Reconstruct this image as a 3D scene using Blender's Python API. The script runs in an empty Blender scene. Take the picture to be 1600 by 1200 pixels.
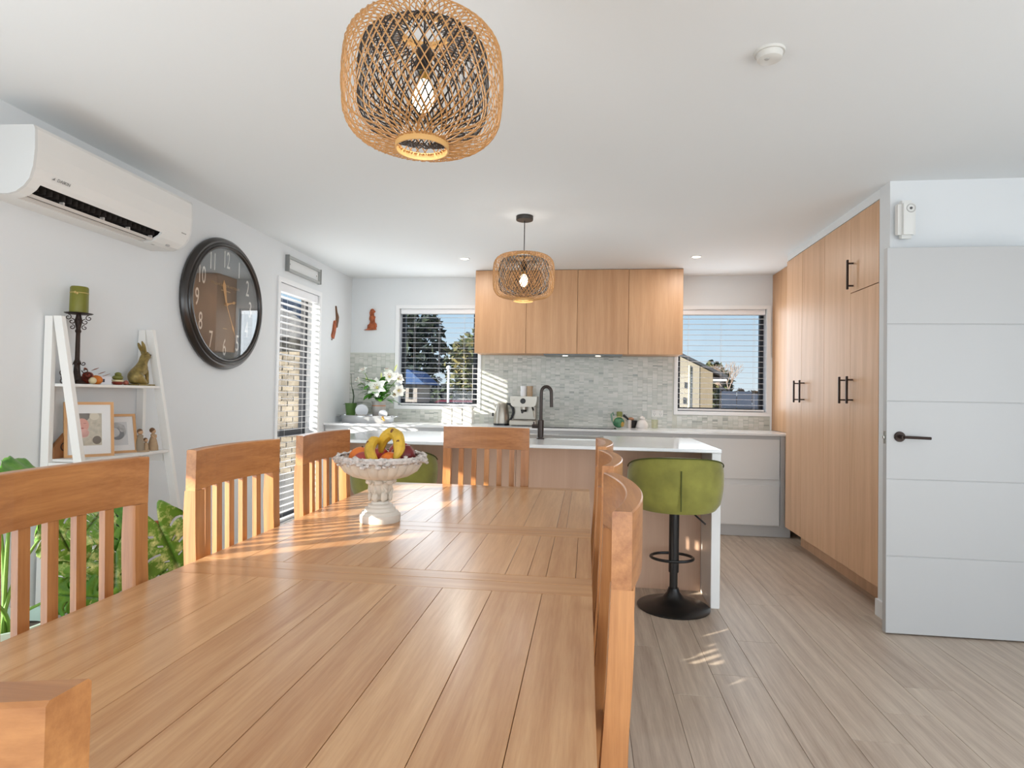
import bpy, bmesh, math, random
from mathutils import Vector, Matrix
random.seed(7)
PI = math.pi
sc = bpy.context.scene
COL = sc.collection

# ------------------------------------------------------------------ camera
cd = bpy.data.cameras.new('camera'); cam = bpy.data.objects.new('camera', cd); COL.objects.link(cam)
Fw = Vector((-0.12543441, 0.99188085, 0.02094247)); Rt = Vector((0.99198981, 0.12507496, 0.01767679)); Up = -Vector((0.01491389, 0.022992, -0.9996244))
M4 = Matrix.Identity(4)
for i in range(3):
    M4[i][0] = Rt[i]; M4[i][1] = Up[i]; M4[i][2] = -Fw[i]
M4[2][3] = 1.1823
cam.matrix_world = M4
cd.sensor_width = 36; cd.lens = 928.454 / 1600 * 36; cd.clip_start = 0.02; cd.clip_end = 300
sc.camera = cam
# ------------------------------------------------------------------ colour management, world, lights
sc.view_settings.view_transform = 'Standard'; sc.view_settings.look = 'None'
sc.view_settings.gamma = 1; sc.view_settings.exposure = 0.0; sc.view_settings.use_curve_mapping = False
world = bpy.data.worlds.new('sky'); sc.world = world; world.use_nodes = True
nt = world.node_tree; nt.nodes.clear()
wo = nt.nodes.new('ShaderNodeOutputWorld'); bg = nt.nodes.new('ShaderNodeBackground')
tc = nt.nodes.new('ShaderNodeTexCoord'); sx = nt.nodes.new('ShaderNodeSeparateXYZ'); rp = nt.nodes.new('ShaderNodeValToRGB')
nt.links.new(tc.outputs['Generated'], sx.inputs[0]); nt.links.new(sx.outputs['Z'], rp.inputs[0])
e = rp.color_ramp.elements; e[0].position = 0.0; e[0].color = (0.76, 0.88, 0.95, 1); e[1].position = 0.6; e[1].color = (0.16, 0.33, 0.72, 1)
k = e.new(0.14); k.color = (0.52, 0.73, 0.92, 1)
nt.links.new(rp.outputs[0], bg.inputs[0]); bg.inputs[1].default_value = 1.0
nt.links.new(bg.outputs[0], wo.inputs[0])

def sunlight(az, el, power, angle):
    l = bpy.data.lights.new('sun', 'SUN'); l.energy = power; l.angle = math.radians(angle); l.color = (1.0, 0.91, 0.78)
    o = bpy.data.objects.new('sun', l); COL.objects.link(o)
    a = math.radians(az); t = math.radians(el)
    d = Vector((math.cos(a) * math.cos(t), math.sin(a) * math.cos(t), -math.sin(t)))
    o.rotation_euler = d.to_track_quat('-Z', 'Y').to_euler(); o.location = (-8, -8, 6)
sunlight(38, 17, 13.0, 0.5)
def area(name, loc, direction, sx_, sy_, watts, color=(1, 1, 1)):
    l = bpy.data.lights.new(name, 'AREA'); l.shape = 'RECTANGLE'; l.size = sx_; l.size_y = sy_; l.energy = watts; l.color = color
    o = bpy.data.objects.new(name, l); COL.objects.link(o); o.location = loc
    o.rotation_euler = Vector(direction).to_track_quat('-Z', 'Y').to_euler()
    return o
DAY = (0.87, 0.945, 1.0)
area('rear_fill', (0.3, -2.75, 1.0), (-0.1, 1, 0.35), 4.6, 1.7, 92, DAY)  # unseen fill lamp added behind the camera to even out room and ceiling
area('daylight_left_doors', (-2.42, 0.9, 0.75), (1, 0.25, 0.30), 2.2, 1.1, 34, DAY)
area('right_fill', (3.1, 0.6, 1.2), (-1, 0.35, 0.25), 2.6, 1.6, 36, DAY)  # fill lamp added on the unseen right side to brighten the room
area('daylight_window_left', (-2.455, 4.88, 1.1), (1, -0.1, 0.05), 0.66, 1.9, 7, DAY)
area('daylight_window_back_left', (-1.54, 5.97, 1.58), (0.1, -1, 0.0), 0.80, 0.96, 8, DAY)
area('daylight_window_back_right', (1.30, 5.97, 1.58), (-0.1, -1, 0.0), 0.80, 0.96, 8, DAY)
def bulb_light(loc, watts):
    l = bpy.data.lights.new('pendant_bulb', 'POINT'); l.energy = watts; l.shadow_soft_size = 0.09; l.color = (1.0, 0.96, 0.9)
    o = bpy.data.objects.new('pendant_bulb', l); COL.objects.link(o); o.location = loc
bulb_light((-0.435, 3.966, 1.96), 6); bulb_light((-0.438, 1.50, 1.96), 4)
for p in ((-1.097, 5.16, 2.39), (0.906, 5.19, 2.39)):
    o = area('downlight_lamp', p, (0, 0.0, -1), 0.07, 0.07, 6, (1.0, 0.97, 0.92)); o.data.shape = 'DISK'

# ------------------------------------------------------------------ materials
def lin(c):
    return tuple(((v / 255) / 12.92 if v / 255 <= 0.04045 else ((v / 255 + 0.055) / 1.055) ** 2.4) for v in c) + (1,)
MATS = {}
def newmat(name):
    m = bpy.data.materials.new(name); m.use_nodes = True
    return m, m.node_tree, m.node_tree.nodes['Principled BSDF']
def mat(name, rgb, rough=0.5, metal=0.0, bump=0.0, bscale=60, var=0.0, vscale=6, coat=0.0, spec=None, emit=None, estr=0, sheen=0, trans=0):
    if name in MATS: return MATS[name]
    m, t, b = newmat(name)
    c = lin(rgb); b.inputs['Base Color'].default_value = c
    b.inputs['Roughness'].default_value = rough; b.inputs['Metallic'].default_value = metal
    if coat: b.inputs['Coat Weight'].default_value = coat; b.inputs['Coat Roughness'].default_value = 0.12
    if spec is not None: b.inputs['Specular IOR Level'].default_value = spec
    if sheen: b.inputs['Sheen Weight'].default_value = sheen; b.inputs['Sheen Roughness'].default_value = 0.4
    if trans: b.inputs['Subsurface Weight'].default_value = trans; b.inputs['Subsurface Scale'].default_value = 0.02
    if emit: b.inputs['Emission Color'].default_value = lin(emit); b.inputs['Emission Strength'].default_value = estr
    if bump or var:
        co = t.nodes.new('ShaderNodeTexCoord'); n = t.nodes.new('ShaderNodeTexNoise')
        t.links.new(co.outputs['Object'], n.inputs['Vector']); n.inputs['Scale'].default_value = bscale; n.inputs['Detail'].default_value = 4
        if bump:
            bp = t.nodes.new('ShaderNodeBump'); bp.inputs['Strength'].default_value = bump; bp.inputs['Distance'].default_value = 0.004
            t.links.new(n.outputs[0], bp.inputs['Height']); t.links.new(bp.outputs[0], b.inputs['Normal'])
        if var:
            n2 = t.nodes.new('ShaderNodeTexNoise'); n2.inputs['Scale'].default_value = vscale; n2.inputs['Detail'].default_value = 5
            t.links.new(co.outputs['Object'], n2.inputs['Vector'])
            r = t.nodes.new('ShaderNodeValToRGB'); r.color_ramp.elements[0].position = 0.3; r.color_ramp.elements[1].position = 0.7
            r.color_ramp.elements[0].color = tuple(x * (1 - var) for x in c[:3]) + (1,)
            r.color_ramp.elements[1].color = tuple(min(1, x * (1 + var)) for x in c[:3]) + (1,)
            t.links.new(n2.outputs[0], r.inputs[0]); t.links.new(r.outputs[0], b.inputs['Base Color'])
    MATS[name] = m
    return m
def wood(name, dark, light, axis='Y', rough=0.35, coat=0.0, fine=1.0, objvar=0.25, knots=True, streak=1.0, crough=0.15):
    """long grain wood: stretched noises in object space, a different offset and shade for every object"""
    if name in MATS: return MATS[name]
    m, t, b = newmat(name)
    N = t.nodes; L = t.links
    co = N.new('ShaderNodeTexCoord'); oi = N.new('ShaderNodeObjectInfo')
    add = N.new('ShaderNodeVectorMath'); add.operation = 'MULTIPLY_ADD'
    cmb = N.new('ShaderNodeCombineXYZ')
    for i in range(3): L.new(oi.outputs['Random'], cmb.inputs[i])
    sc_ = N.new('ShaderNodeVectorMath'); sc_.operation = 'SCALE'; sc_.inputs['Scale'].default_value = 37.0
    L.new(cmb.outputs[0], sc_.inputs[0])
    add.operation = 'ADD'; L.new(co.outputs['Object'], add.inputs[0]); L.new(sc_.outputs[0], add.inputs[1])
    mp = N.new('ShaderNodeMapping'); L.new(add.outputs[0], mp.inputs[0])
    s = {'X': (0.05, 1, 1), 'Y': (1, 0.05, 1), 'Z': (1, 1, 0.05)}[axis]
    mp.inputs['Scale'].default_value = s
    n1 = N.new('ShaderNodeTexNoise'); n1.inputs['Scale'].default_value = 170 * fine; n1.inputs['Detail'].default_value = 6; n1.inputs['Roughness'].default_value = 0.65
    L.new(mp.outputs[0], n1.inputs['Vector'])
    n2 = N.new('ShaderNodeTexNoise'); n2.inputs['Scale'].default_value = 22 * fine; n2.inputs['Detail'].default_value = 4; n2.inputs['Distortion'].default_value = 0.8
    L.new(mp.outputs[0], n2.inputs['Vector'])
    mp2 = N.new('ShaderNodeMapping'); L.new(add.outputs[0], mp2.inputs[0]); mp2.inputs['Scale'].default_value = tuple(v if v == 1 else 0.12 for v in s)
    wv = N.new('ShaderNodeTexWave'); wv.wave_type = 'RINGS'; wv.rings_direction = 'SPHERICAL' if knots else axis; wv.inputs['Scale'].default_value = (9 if knots else 5) * fine
    wv.inputs['Distortion'].default_value = 6; wv.inputs['Detail'].default_value = 3; wv.inputs['Detail Scale'].default_value = 1.6
    L.new(mp2.outputs[0], wv.inputs['Vector'])
    m1 = N.new('ShaderNodeMath'); m1.operation = 'MULTIPLY'; m1.inputs[1].default_value = (0.56 if knots else 0.42) * streak; L.new(n1.outputs[0], m1.inputs[0])
    m2 = N.new('ShaderNodeMath'); m2.operation = 'MULTIPLY_ADD'; m2.inputs[1].default_value = 0.5; L.new(n2.outputs[0], m2.inputs[0]); L.new(m1.outputs[0], m2.inputs[2])
    m3 = N.new('ShaderNodeMath'); m3.operation = 'MULTIPLY_ADD'; m3.inputs[1].default_value = 0.12 if knots else 0.08; L.new(wv.outputs[0], m3.inputs[0]); L.new(m2.outputs[0], m3.inputs[2])
    m4 = N.new('ShaderNodeMath'); m4.operation = 'MULTIPLY_ADD'; m4.inputs[1].default_value = objvar; L.new(oi.outputs['Random'], m4.inputs[0]); L.new(m3.outputs[0], m4.inputs[2])
    r = N.new('ShaderNodeValToRGB'); c = ((0.59 if knots else 0.50) + objvar * 0.5 - 0.21 * (1 - streak))
    r.color_ramp.elements[0].position = max(0.0, c - (0.30 if knots else 0.25)); r.color_ramp.elements[1].position = min(1.0, c + (0.30 if knots else 0.25))
    r.color_ramp.elements[0].color = lin(dark); r.color_ramp.elements[1].color = lin(light)
    L.new(m4.outputs[0], r.inputs[0]); L.new(r.outputs[0], b.inputs['Base Color'])
    b.inputs['Roughness'].default_value = rough
    if coat: b.inputs['Coat Weight'].default_value = coat; b.inputs['Coat Roughness'].default_value = crough
    bp = N.new('ShaderNodeBump'); bp.inputs['Strength'].default_value = 0.08; bp.inputs['Distance'].default_value = 0.002
    L.new(m2.outputs[0], bp.inputs['Height']); L.new(bp.outputs[0], b.inputs['Normal'])
    MATS[name] = m
    return m
def glassmat(name, tint=(1, 1, 1), f=0.10, ior=1.5):
    if name in MATS: return MATS[name]
    m = bpy.data.materials.new(name); m.use_nodes = True; t = m.node_tree; t.nodes.clear()
    o = t.nodes.new('ShaderNodeOutputMaterial'); mx = t.nodes.new('ShaderNodeMixShader'); tr = t.nodes.new('ShaderNodeBsdfTransparent'); g = t.nodes.new('ShaderNodeBsdfGlossy')
    g.inputs['Roughness'].default_value = 0.0
    lw = t.nodes.new('ShaderNodeLayerWeight'); lw.inputs['Blend'].default_value = 0.5
    pw = t.nodes.new('ShaderNodeMath'); pw.operation = 'POWER'; pw.inputs[1].default_value = 5; t.links.new(lw.outputs['Facing'], pw.inputs[0])
    r0 = ((ior - 1) / (ior + 1)) ** 2 * f
    mm = t.nodes.new('ShaderNodeMath'); mm.operation = 'MULTIPLY_ADD'; mm.inputs[1].default_value = (1 - r0) * f; mm.inputs[2].default_value = r0; t.links.new(pw.outputs[0], mm.inputs[0])
    tr.inputs[0].default_value = tuple(tint) + (1,)
    t.links.new(mm.outputs[0], mx.inputs[0]); t.links.new(tr.outputs[0], mx.inputs[1]); t.links.new(g.outputs[0], mx.inputs[2]); t.links.new(mx.outputs[0], o.inputs[0])
    MATS[name] = m; return m

WALL = mat('wall_paint', (225, 228, 230), 0.85, bump=0.05, bscale=250)
CEIL = mat('ceiling_paint', (232, 235, 236), 0.9)
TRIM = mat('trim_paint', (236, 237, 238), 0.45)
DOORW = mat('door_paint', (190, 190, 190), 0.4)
CABW = mat('cabinet_white', (240, 240, 239), 0.35)
STONE = mat('white_stone', (240, 241, 242), 0.12, var=0.03, vscale=3)
ALU = mat('dark_aluminium', (38, 42, 50), 0.4, metal=0.2)
BLACK = mat('matt_black', (22, 21, 22), 0.35)
IRON = mat('bronze_iron', (52, 38, 32), 0.45, metal=0.5)
BLINDW = mat('blind_white', (238, 238, 240), 0.4)
WHITEP = mat('white_plastic', (228, 228, 225), 0.3)
TABLE = wood('table_oak', (170, 116, 70), (216, 172, 126), 'Y', 0.33, 0.35, objvar=0.26, crough=0.2, streak=1.0)
TABLEX = wood('table_oak_cross', (168, 116, 70), (210, 164, 118), 'X', 0.33, 0.35, objvar=0.08, crough=0.2, streak=0.7)
CHZ = wood('chair_oak_upright', (146, 88, 44), (206, 146, 90), 'Z', 0.38, 0.25, objvar=0.15)
CHX = wood('chair_oak_rail', (140, 82, 40), (200, 140, 84), 'X', 0.38, 0.25, objvar=0.15)
LEATHER = mat('brown_leather', (74, 40, 26), 0.45, bump=0.2, bscale=300)
CAB = wood('oak_laminate', (176, 130, 90), (210, 166, 126), 'Z', 0.42, 0.0, fine=0.7, objvar=0.08, knots=False, streak=0.9)
CABT = wood('oak_laminate_pale', (194, 150, 112), (226, 186, 150), 'Z', 0.4, 0.0, fine=0.7, objvar=0.06, knots=False, streak=0.9)
FLOOR = wood('floor_laminate', (156, 136, 120), (214, 198, 180), 'Y', 0.42, 0.0, fine=0.75, objvar=0.10)
LADW = mat('ladder_shelf_white', (234, 233, 230), 0.5)
GLASS = glassmat('window_glass', (0.97, 0.98, 0.98), 0.6)

# ------------------------------------------------------------------ mesh helpers
class MB:
    def __init__(s): s.v = []; s.f = []; s.sm = []; s.mi = []
    def _add(s, vs, fs, smooth=False, mi=0, M=None):
        o = len(s.v)
        for v in vs:
            v = Vector(v)
            if M is not None: v = M @ v
            s.v.append(tuple(v))
        for f in fs: s.f.append([i + o for i in f]); s.sm.append(smooth); s.mi.append(mi)
        return s
    def box(s, x0, x1, y0, y1, z0, z1, M=None, mi=0):
        vs = [(x, y, z) for x in (x0, x1) for y in (y0, y1) for z in (z0, z1)]
        return s._add(vs, [(0, 1, 3, 2), (4, 6, 7, 5), (0, 4, 5, 1), (2, 3, 7, 6), (0, 2, 6, 4), (1, 5, 7, 3)], False, mi, M)
    def bbox(s, x0, x1, y0, y1, z0, z1, b=0.003, M=None, mi=0):
        """box with chamfered edges"""
        bm = bmesh.new(); bmesh.ops.create_cube(bm, size=1)
        for v in bm.verts:
            v.co = Vector(((x0 + x1) / 2 + v.co.x * (x1 - x0), (y0 + y1) / 2 + v.co.y * (y1 - y0), (z0 + z1) / 2 + v.co.z * (z1 - z0)))
        bmesh.ops.bevel(bm, geom=list(bm.edges), offset=b, segments=1, affect='EDGES')
        return s.bm(bm, M, False, mi)
    def bm(s, bm, M=None, smooth=True, mi=0):
        bm.verts.ensure_lookup_table()
        for i, v in enumerate(bm.verts): v.index = i
        s._add([v.co.copy() for v in bm.verts], [[v.index for v in f.verts] for f in bm.faces], smooth, mi, M); bm.free(); return s
    def prism(s, pts, h0, h1, axis='Z', M=None, mi=0, smooth=False):
        """2D outline extruded along axis. pts are (a,b) in the plane's other two axes in xyz order"""
        n = len(pts)
        def P(a, b, h): return {'Z': (a, b, h), 'Y': (a, h, b), 'X': (h, a, b)}[axis]
        vs = [P(a, b, h0) for a, b in pts] + [P(a, b, h1) for a, b in pts]
        fs = [list(range(n))[::-1], list(range(n, 2 * n))] + [(i, (i + 1) % n, n + (i + 1) % n, n + i) for i in range(n)]
        return s._add(vs, fs, smooth, mi, M)
    def lathe(s, prof, seg=24, M=None, cap=True, mi=0, smooth=True, fl=0, fa=0.0):
        vs = []; fs = []; n = len(prof)
        for j in range(seg):
            a = 2 * PI * j / seg
            for r, z in prof:
                rr = r * (1 + fa * abs(math.cos(a * fl / 2))) if fl else r
                vs.append((rr * math.cos(a), rr * math.sin(a), z))
        for j in range(seg):
            k2 = (j + 1) % seg
            for i in range(n - 1): fs.append((j * n + i, k2 * n + i, k2 * n + i + 1, j * n + i + 1))
        if cap:
            fs.append([j * n for j in range(seg)][::-1]); fs.append([j * n + n - 1 for j in range(seg)])
        return s._add(vs, fs, smooth, mi, M)
    def tube(s, pts, r, seg=8, M=None, mi=0, closed=False, cap=True, flat=None):
        pts = [Vector(p) for p in pts]; n = len(pts); vs = []; fs = []
        prev = None
        for i, p in enumerate(pts):
            if closed: d = pts[(i + 1) % n] - pts[i - 1]
            else: d = pts[min(i + 1, n - 1)] - pts[max(i - 1, 0)]
            d.normalize()
            if prev is None:
                a = Vector((0, 0, 1)) if abs(d.z) < 0.9 else Vector((1, 0, 0)); u = d.cross(a).normalized()
            else:
                u = (prev - d * prev.dot(d)); u = u.normalized() if u.length > 1e-6 else d.orthogonal().normalized()
            prev = u; w = d.cross(u)
            rr = r[i] if isinstance(r, (list, tuple)) else r
            for q in range(seg):
                a = 2 * PI * q / seg
                vs.append(p + u * rr * math.cos(a) + w * rr * math.sin(a))
        m = n if closed else n - 1
        for i in range(m):
            j = (i + 1) % n
            for q in range(seg):
                q2 = (q + 1) % seg
                fs.append((i * seg + q, i * seg + q2, j * seg + q2, j * seg + q))
        if cap and not closed:
            fs.append(list(range(seg))[::-1]); fs.append([(n - 1) * seg + q for q in range(seg)])
        return s._add(vs, fs, True, mi, M)
    def ball(s, c, r, M=None, mi=0, sub=2, sc_=(1, 1, 1), noise=0, seed=0):
        bm = bmesh.new(); bmesh.ops.create_icosphere(bm, subdivisions=sub, radius=1)
        rnd = random.Random(seed)
        for v in bm.verts:
            k2 = 1 + (rnd.uniform(-noise, noise) if noise else 0)
            v.co = Vector((c[0] + v.co.x * r * sc_[0] * k2, c[1] + v.co.y * r * sc_[1] * k2, c[2] + v.co.z * r * sc_[2] * k2))
        return s.bm(bm, M, True, mi)
    def build(s, name, m, parent=None, loc=None, rot=None):
        me = bpy.data.meshes.new(name); me.from_pydata(s.v, [], s.f)
        ms = m if isinstance(m, (list, tuple)) else [m]
        for x in ms: me.materials.append(x)
        me.polygons.foreach_set('use_smooth', s.sm); me.polygons.foreach_set('material_index', s.mi)
        bm = bmesh.new(); bm.from_mesh(me); bmesh.ops.recalc_face_normals(bm, faces=bm.faces); bm.to_mesh(me); bm.free()
        if any(s.sm): me.set_sharp_from_angle(angle=math.radians(38))
        me.update()
        o = bpy.data.objects.new(name, me); COL.objects.link(o)
        if parent is not None: o.parent = parent
        if loc is not None: o.location = loc
        if rot is not None: o.rotation_euler = rot
        return o
def tag(o, label, cat, group=None, kind=None):
    o['label'] = label
    if cat: o['category'] = cat
    if group: o['group'] = group
    if kind: o['kind'] = kind
    return o
def thing(name, label, cat, loc=(0, 0, 0), rz=0, group=None):
    o = bpy.data.objects.new(name, None); COL.objects.link(o); o.location = loc; o.rotation_euler = (0, 0, rz); o.empty_display_size = 0.05
    return tag(o, label, cat, group)
def struct(o):
    o['kind'] = 'structure'; return o
def kids(o): return [c for c in list(bpy.data.objects) if c.parent == o]
def copy_tree(o, parent=None):
    c = o.copy(); COL.objects.link(c)
    if parent is not None: c.parent = parent
    for ch in kids(o): copy_tree(ch, c)
    return c
def inst(src, name, parent, loc, rot=(0, 0, 0), scale=(1, 1, 1)):
    o = bpy.data.objects.new(name, src); COL.objects.link(o); o.parent = parent; o.location = loc; o.rotation_euler = rot; o.scale = scale
    return o
def text_mesh(name, body, size, m, parent, matrix, ext=0.0004, align='CENTER'):
    cu = bpy.data.curves.new(name, 'FONT'); cu.body = body; cu.size = size; cu.extrude = ext; cu.align_x = align; cu.align_y = 'CENTER'; cu.resolution_u = 3
    to = bpy.data.objects.new(name, cu); COL.objects.link(to)
    dg = bpy.context.evaluated_depsgraph_get(); me = bpy.data.meshes.new_from_object(to.evaluated_get(dg))
    bpy.data.objects.remove(to); bpy.data.curves.remove(cu)
    me.materials.clear(); me.materials.append(m)
    me.transform(matrix)
    o = bpy.data.objects.new(name, me); COL.objects.link(o); o.parent = parent
    return o

# ------------------------------------------------------------------ room shell
XL = -2.48; YB = 6.0; XR = 3.2; YN = -3.0; H = 2.4; T = 0.16
XP = 1.633
# floor: sub floor with single laminate planks laid on it
fb = MB().box(XL - T, XR + T, YN - T, YB + T, -0.12, -0.010)
floor = struct(fb.build('floor', mat('subfloor', (70, 58, 48), 0.8)))
PW = 0.193; PLEN = 1.38
pm = MB().bbox(0.0006, PW - 0.0006, 0.0006, PLEN - 0.0006, -0.012, 0, 0.0009)
plank0 = pm.build('plank', FLOOR, floor); pme = plank0.data; first = True
col_i = 0; x = -2.48 + 0.0
xs = []
x = 0.554 - PW * 16
while x < XR: xs.append(x); x += PW
offs = {}
for i, x0 in enumerate(xs):
    if x0 + PW < XL: continue
    if x0 < -1.3 and False: continue
    off = (2.68 if abs(x0 - 0.554) < 0.01 else (2.477 if abs(x0 - 0.361) < 0.01 else (2.46 if abs(x0 - 1.133) < 0.02 else random.uniform(0, PLEN))))
    y0 = off - PLEN * math.ceil((off + 1.2) / PLEN)
    while y0 < YB:
        a = x0; w = PW; b0 = y0; l = PLEN
        if a < XL: w = a + PW - XL; a = XL
        if a + w > XR: w = XR - a
        if b0 + l > YB: l = YB - b0
        if l > 0.05 and w > 0.02:
            if first: o = plank0; first = False; o.location = (a, b0, 0)
            else: o = inst(pme, 'plank', floor, (a, b0, 0))
            o.scale = (w / PW, l / PLEN, 1)
        y0 += PLEN
rear_floor = MB().box(XL, XR, YN, -1.1, -0.0095, -0.001).build('floor_rear_strip', FLOOR, floor)
rear_floor.name = 'rear_boards'
ceil = MB().box(XL - T, XR + T, YN - T, YB + T, H, H + 0.15)
struct(ceil.build('ceiling', CEIL))
def wall_holes(name, axis, pos, thick, a0, a1, z0, z1, holes, m=WALL):
    """wall slab in plane axis=pos..pos+thick spanning a0..a1, with holes (a,b,zlo,zhi)"""
    mb = MB()
    cuts = sorted(set([a0, a1] + [h[0] for h in holes] + [h[1] for h in holes]))
    for i in range(len(cuts) - 1):
        p, q = cuts[i], cuts[i + 1]; mid = (p + q) / 2
        hs = [h for h in holes if h[0] < mid < h[1]]
        segs = [(z0, z1)] if not hs else []
        if hs:
            zz = z0
            for h in sorted(hs, key=lambda t_: t_[2]):
                if h[2] > zz: segs.append((zz, h[2]))
                zz = h[3]
            if zz < z1: segs.append((zz, z1))
        for s0, s1 in segs:
            if axis == 'Y': mb.box(p, q, pos, pos + thick, s0, s1)
            else: mb.box(pos, pos + thick, p, q, s0, s1)
    return struct(mb.build(name, m))
W1 = (-1.955, -1.118, 1.07, 2.085); W2 = (0.885, 1.715, 1.07, 2.075)
wall_holes('wall_back', 'Y', YB, T, XL - T, XR, 0, H, [W1, W2])
LW = (4.53, 5.225, 0.10, 2.085); LD = (0.03, 1.46, 0.02, 2.1)
wall_holes('wall_left', 'X', XL - T, T, YN, YB, 0, H, [LD, LW])
wall_holes('wall_right', 'X', XR, T, YN, YB, 0, H, [(-0.7, 1.9, 0.4, 2.1)])
wall_holes('wall_rear', 'Y', YN - T, T, XL - T, XR + T, 0, H, [(-2.0, 2.6, 0.05, 2.1)])
# wall between the pantry and the doorway: end face flush with the pantry doors, face behind the open door
struct(MB().box(XP, XR, 3.468, 3.585, 0, H).build('wall_door', WALL))
struct(MB().box(XP + 0.004, 2.33, 3.585, 5.16, 2.345, H).box(XP + 0.02, 2.33, 5.15, 5.16, 2.34, H).build('wall_bulkhead', CEIL))
bbp = [(0, 0), (0.016, 0), (0.016, 0.075), (0.010, 0.085), (0, 0.085)]
struct(MB().box(XL, XL + 0.014, 1.53, 4.45, 0, 0.08).build('baseboard_left', TRIM))
struct(MB().box(XP - 0.016, XP, 3.45, 3.583, 0, 0.09).box(XP - 0.016, XP + 0.4, 3.452, 3.468, 0, 0.09).build('baseboard_door', TRIM))

def frame_rect(mb, a0, a1, z0, z1, w, d0, d1, axis='Y'):
    for (p, q, r, s_) in ((a0, a1, z1 - w, z1), (a0, a1, z0, z0 + w), (a0, a0 + w, z0 + w, z1 - w), (a1 - w, a1, z0 + w, z1 - w)):
        if axis == 'Y': mb.box(p, q, d0, d1, r, s_)
        else: mb.box(d0, d1, p, q, r, s_)
    return mb
# windows 1 and 2 (back wall)
SLW = 0.046
def venetian(name, label, axis, a0, a1, ztop, zbot, depth, sp, tilt, head_h=0.055, wand=None, bot_h=0.018, cords=(0.18, 0.5, 0.82), face=-1):
    """axis Y: slats run along X at y=depth. axis X: slats run along Y at x=depth"""
    L_ = a1 - a0
    root = thing(name, label, 'blind', ((a0 if axis == 'Y' else depth), (depth if axis == 'Y' else a0), 0), 0 if axis == 'Y' else PI / 2, group=None)
    MB().bbox(0, L_, -0.03, 0.03, ztop - head_h, ztop, 0.004).build('headrail', BLINDW, root)
    sl = MB()
    ps = [(-SLW / 2, -0.0012), (-SLW / 4, 0.0000), (0, 0.0004), (SLW / 4, 0.0000), (SLW / 2, -0.0012)]
    n = len(ps); vs = []
    for xx in (0.004, L_ - 0.004):
        vs += [(xx, p[0], p[1] + 0.0009) for p in ps] + [(xx, p[0], p[1] - 0.0009) for p in ps[::-1]]
    k2 = 2 * n; sl._add(vs, [list(range(k2))[::-1], list(range(k2, 2 * k2))] + [(i, (i + 1) % k2, k2 + (i + 1) % k2, k2 + i) for i in range(k2)])
    z = ztop - head_h - sp * 0.7; s0 = None
    while z > zbot + bot_h + 0.012:
        if s0 is None: s0 = sl.build('slat', BLINDW, root, (0, 0, z), (tilt, 0, 0))
        else: inst(s0.data, 'slat', root, (0, 0, z), (tilt, 0, 0))
        z -= sp
    MB().bbox(0.002, L_ - 0.002, -SLW / 2, SLW / 2, zbot, zbot + bot_h, 0.003).build('bottom_rail', BLINDW, root)
    for c in cords:
        mb = MB()
        for yy in (-SLW / 2 - 0.001, SLW / 2 + 0.001): mb.tube([(L_ * c, yy, ztop - head_h), (L_ * c, yy, zbot + bot_h)], 0.0009, 4)
        mb.build('ladder_cord', BLINDW, root)
    return root
def sash(name, a0, a1, z0, z1, axis, d, mull=None, sill=True):
    root = bpy.data.objects.new(name, None); COL.objects.link(root); struct(root)
    root.location = ((a0 + a1) / 2, d, z0) if axis == 'Y' else (d, (a0 + a1) / 2, z0)
    inv = Matrix.Translation(-Vector(root.location))
    def add(mb, nm, m):
        mb.v = [tuple(Vector(v) - Vector(root.location)) for v in mb.v]; return mb.build(nm, m, root)
    sgn = 1 if axis == 'Y' else -1
    lo, hi = sorted((d, d + sgn * 0.05))
    add(frame_rect(MB(), a0, a1, z0, z1, 0.034, lo, hi, axis), 'window_frame', ALU)
    cuts = [a0 + 0.034] + (mull or []) + [a1 - 0.034]
    for q in (mull or []):
        mb = MB(); (mb.box(q - 0.02, q + 0.02, lo, hi, z0 + 0.034, z1 - 0.034) if axis == 'Y' else mb.box(lo, hi, q - 0.02, q + 0.02, z0 + 0.034, z1 - 0.034)); add(mb, 'mullion', ALU)
    g = d + sgn * 0.03; gl, gh = sorted((g, g + sgn * 0.005))
    for i in range(len(cuts) - 1):
        p, q = cuts[i] + (0.02 if i else 0), cuts[i + 1] - (0.02 if i < len(cuts) - 2 else 0)
        mb = MB(); (mb.box(p, q, gl, gh, z0 + 0.034, z1 - 0.034) if axis == 'Y' else mb.box(gl, gh, p, q, z0 + 0.034, z1 - 0.034)); add(mb, 'window_pane', GLASS)
    # plastered reveal liner and architrave
    mb = MB()
    if axis == 'Y':
        frame_rect(mb, a0 - 0.038, a1 + 0.038, z0 - 0.036, z1 + 0.03, 0.036, YB - 0.012, YB, 'Y')
    else:
        frame_rect(mb, a0 - 0.05, a1 + 0.04, z0 - 0.03, z1 + 0.035, 0.04, XL, XL + 0.012, 'X')
    add(mb, 'window_trim', TRIM)
    return root
sash('window_1', W1[0], W1[1], W1[2], W1[3], 'Y', YB + 0.10, mull=[-1.165])
sash('window_2', W2[0], W2[1], W2[2], W2[3], 'Y', YB + 0.10, mull=None)
sash('window_3', LW[0], LW[1], LW[2], LW[3], 'X', XL - 0.105, mull=None)
MB_ = MB().box(XL - 0.155, XL - 0.105, LW[0] + 0.03, LW[1] - 0.03, 0.80, 0.86)
t3 = MB_.build('trim_1', ALU); struct(t3)
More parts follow.
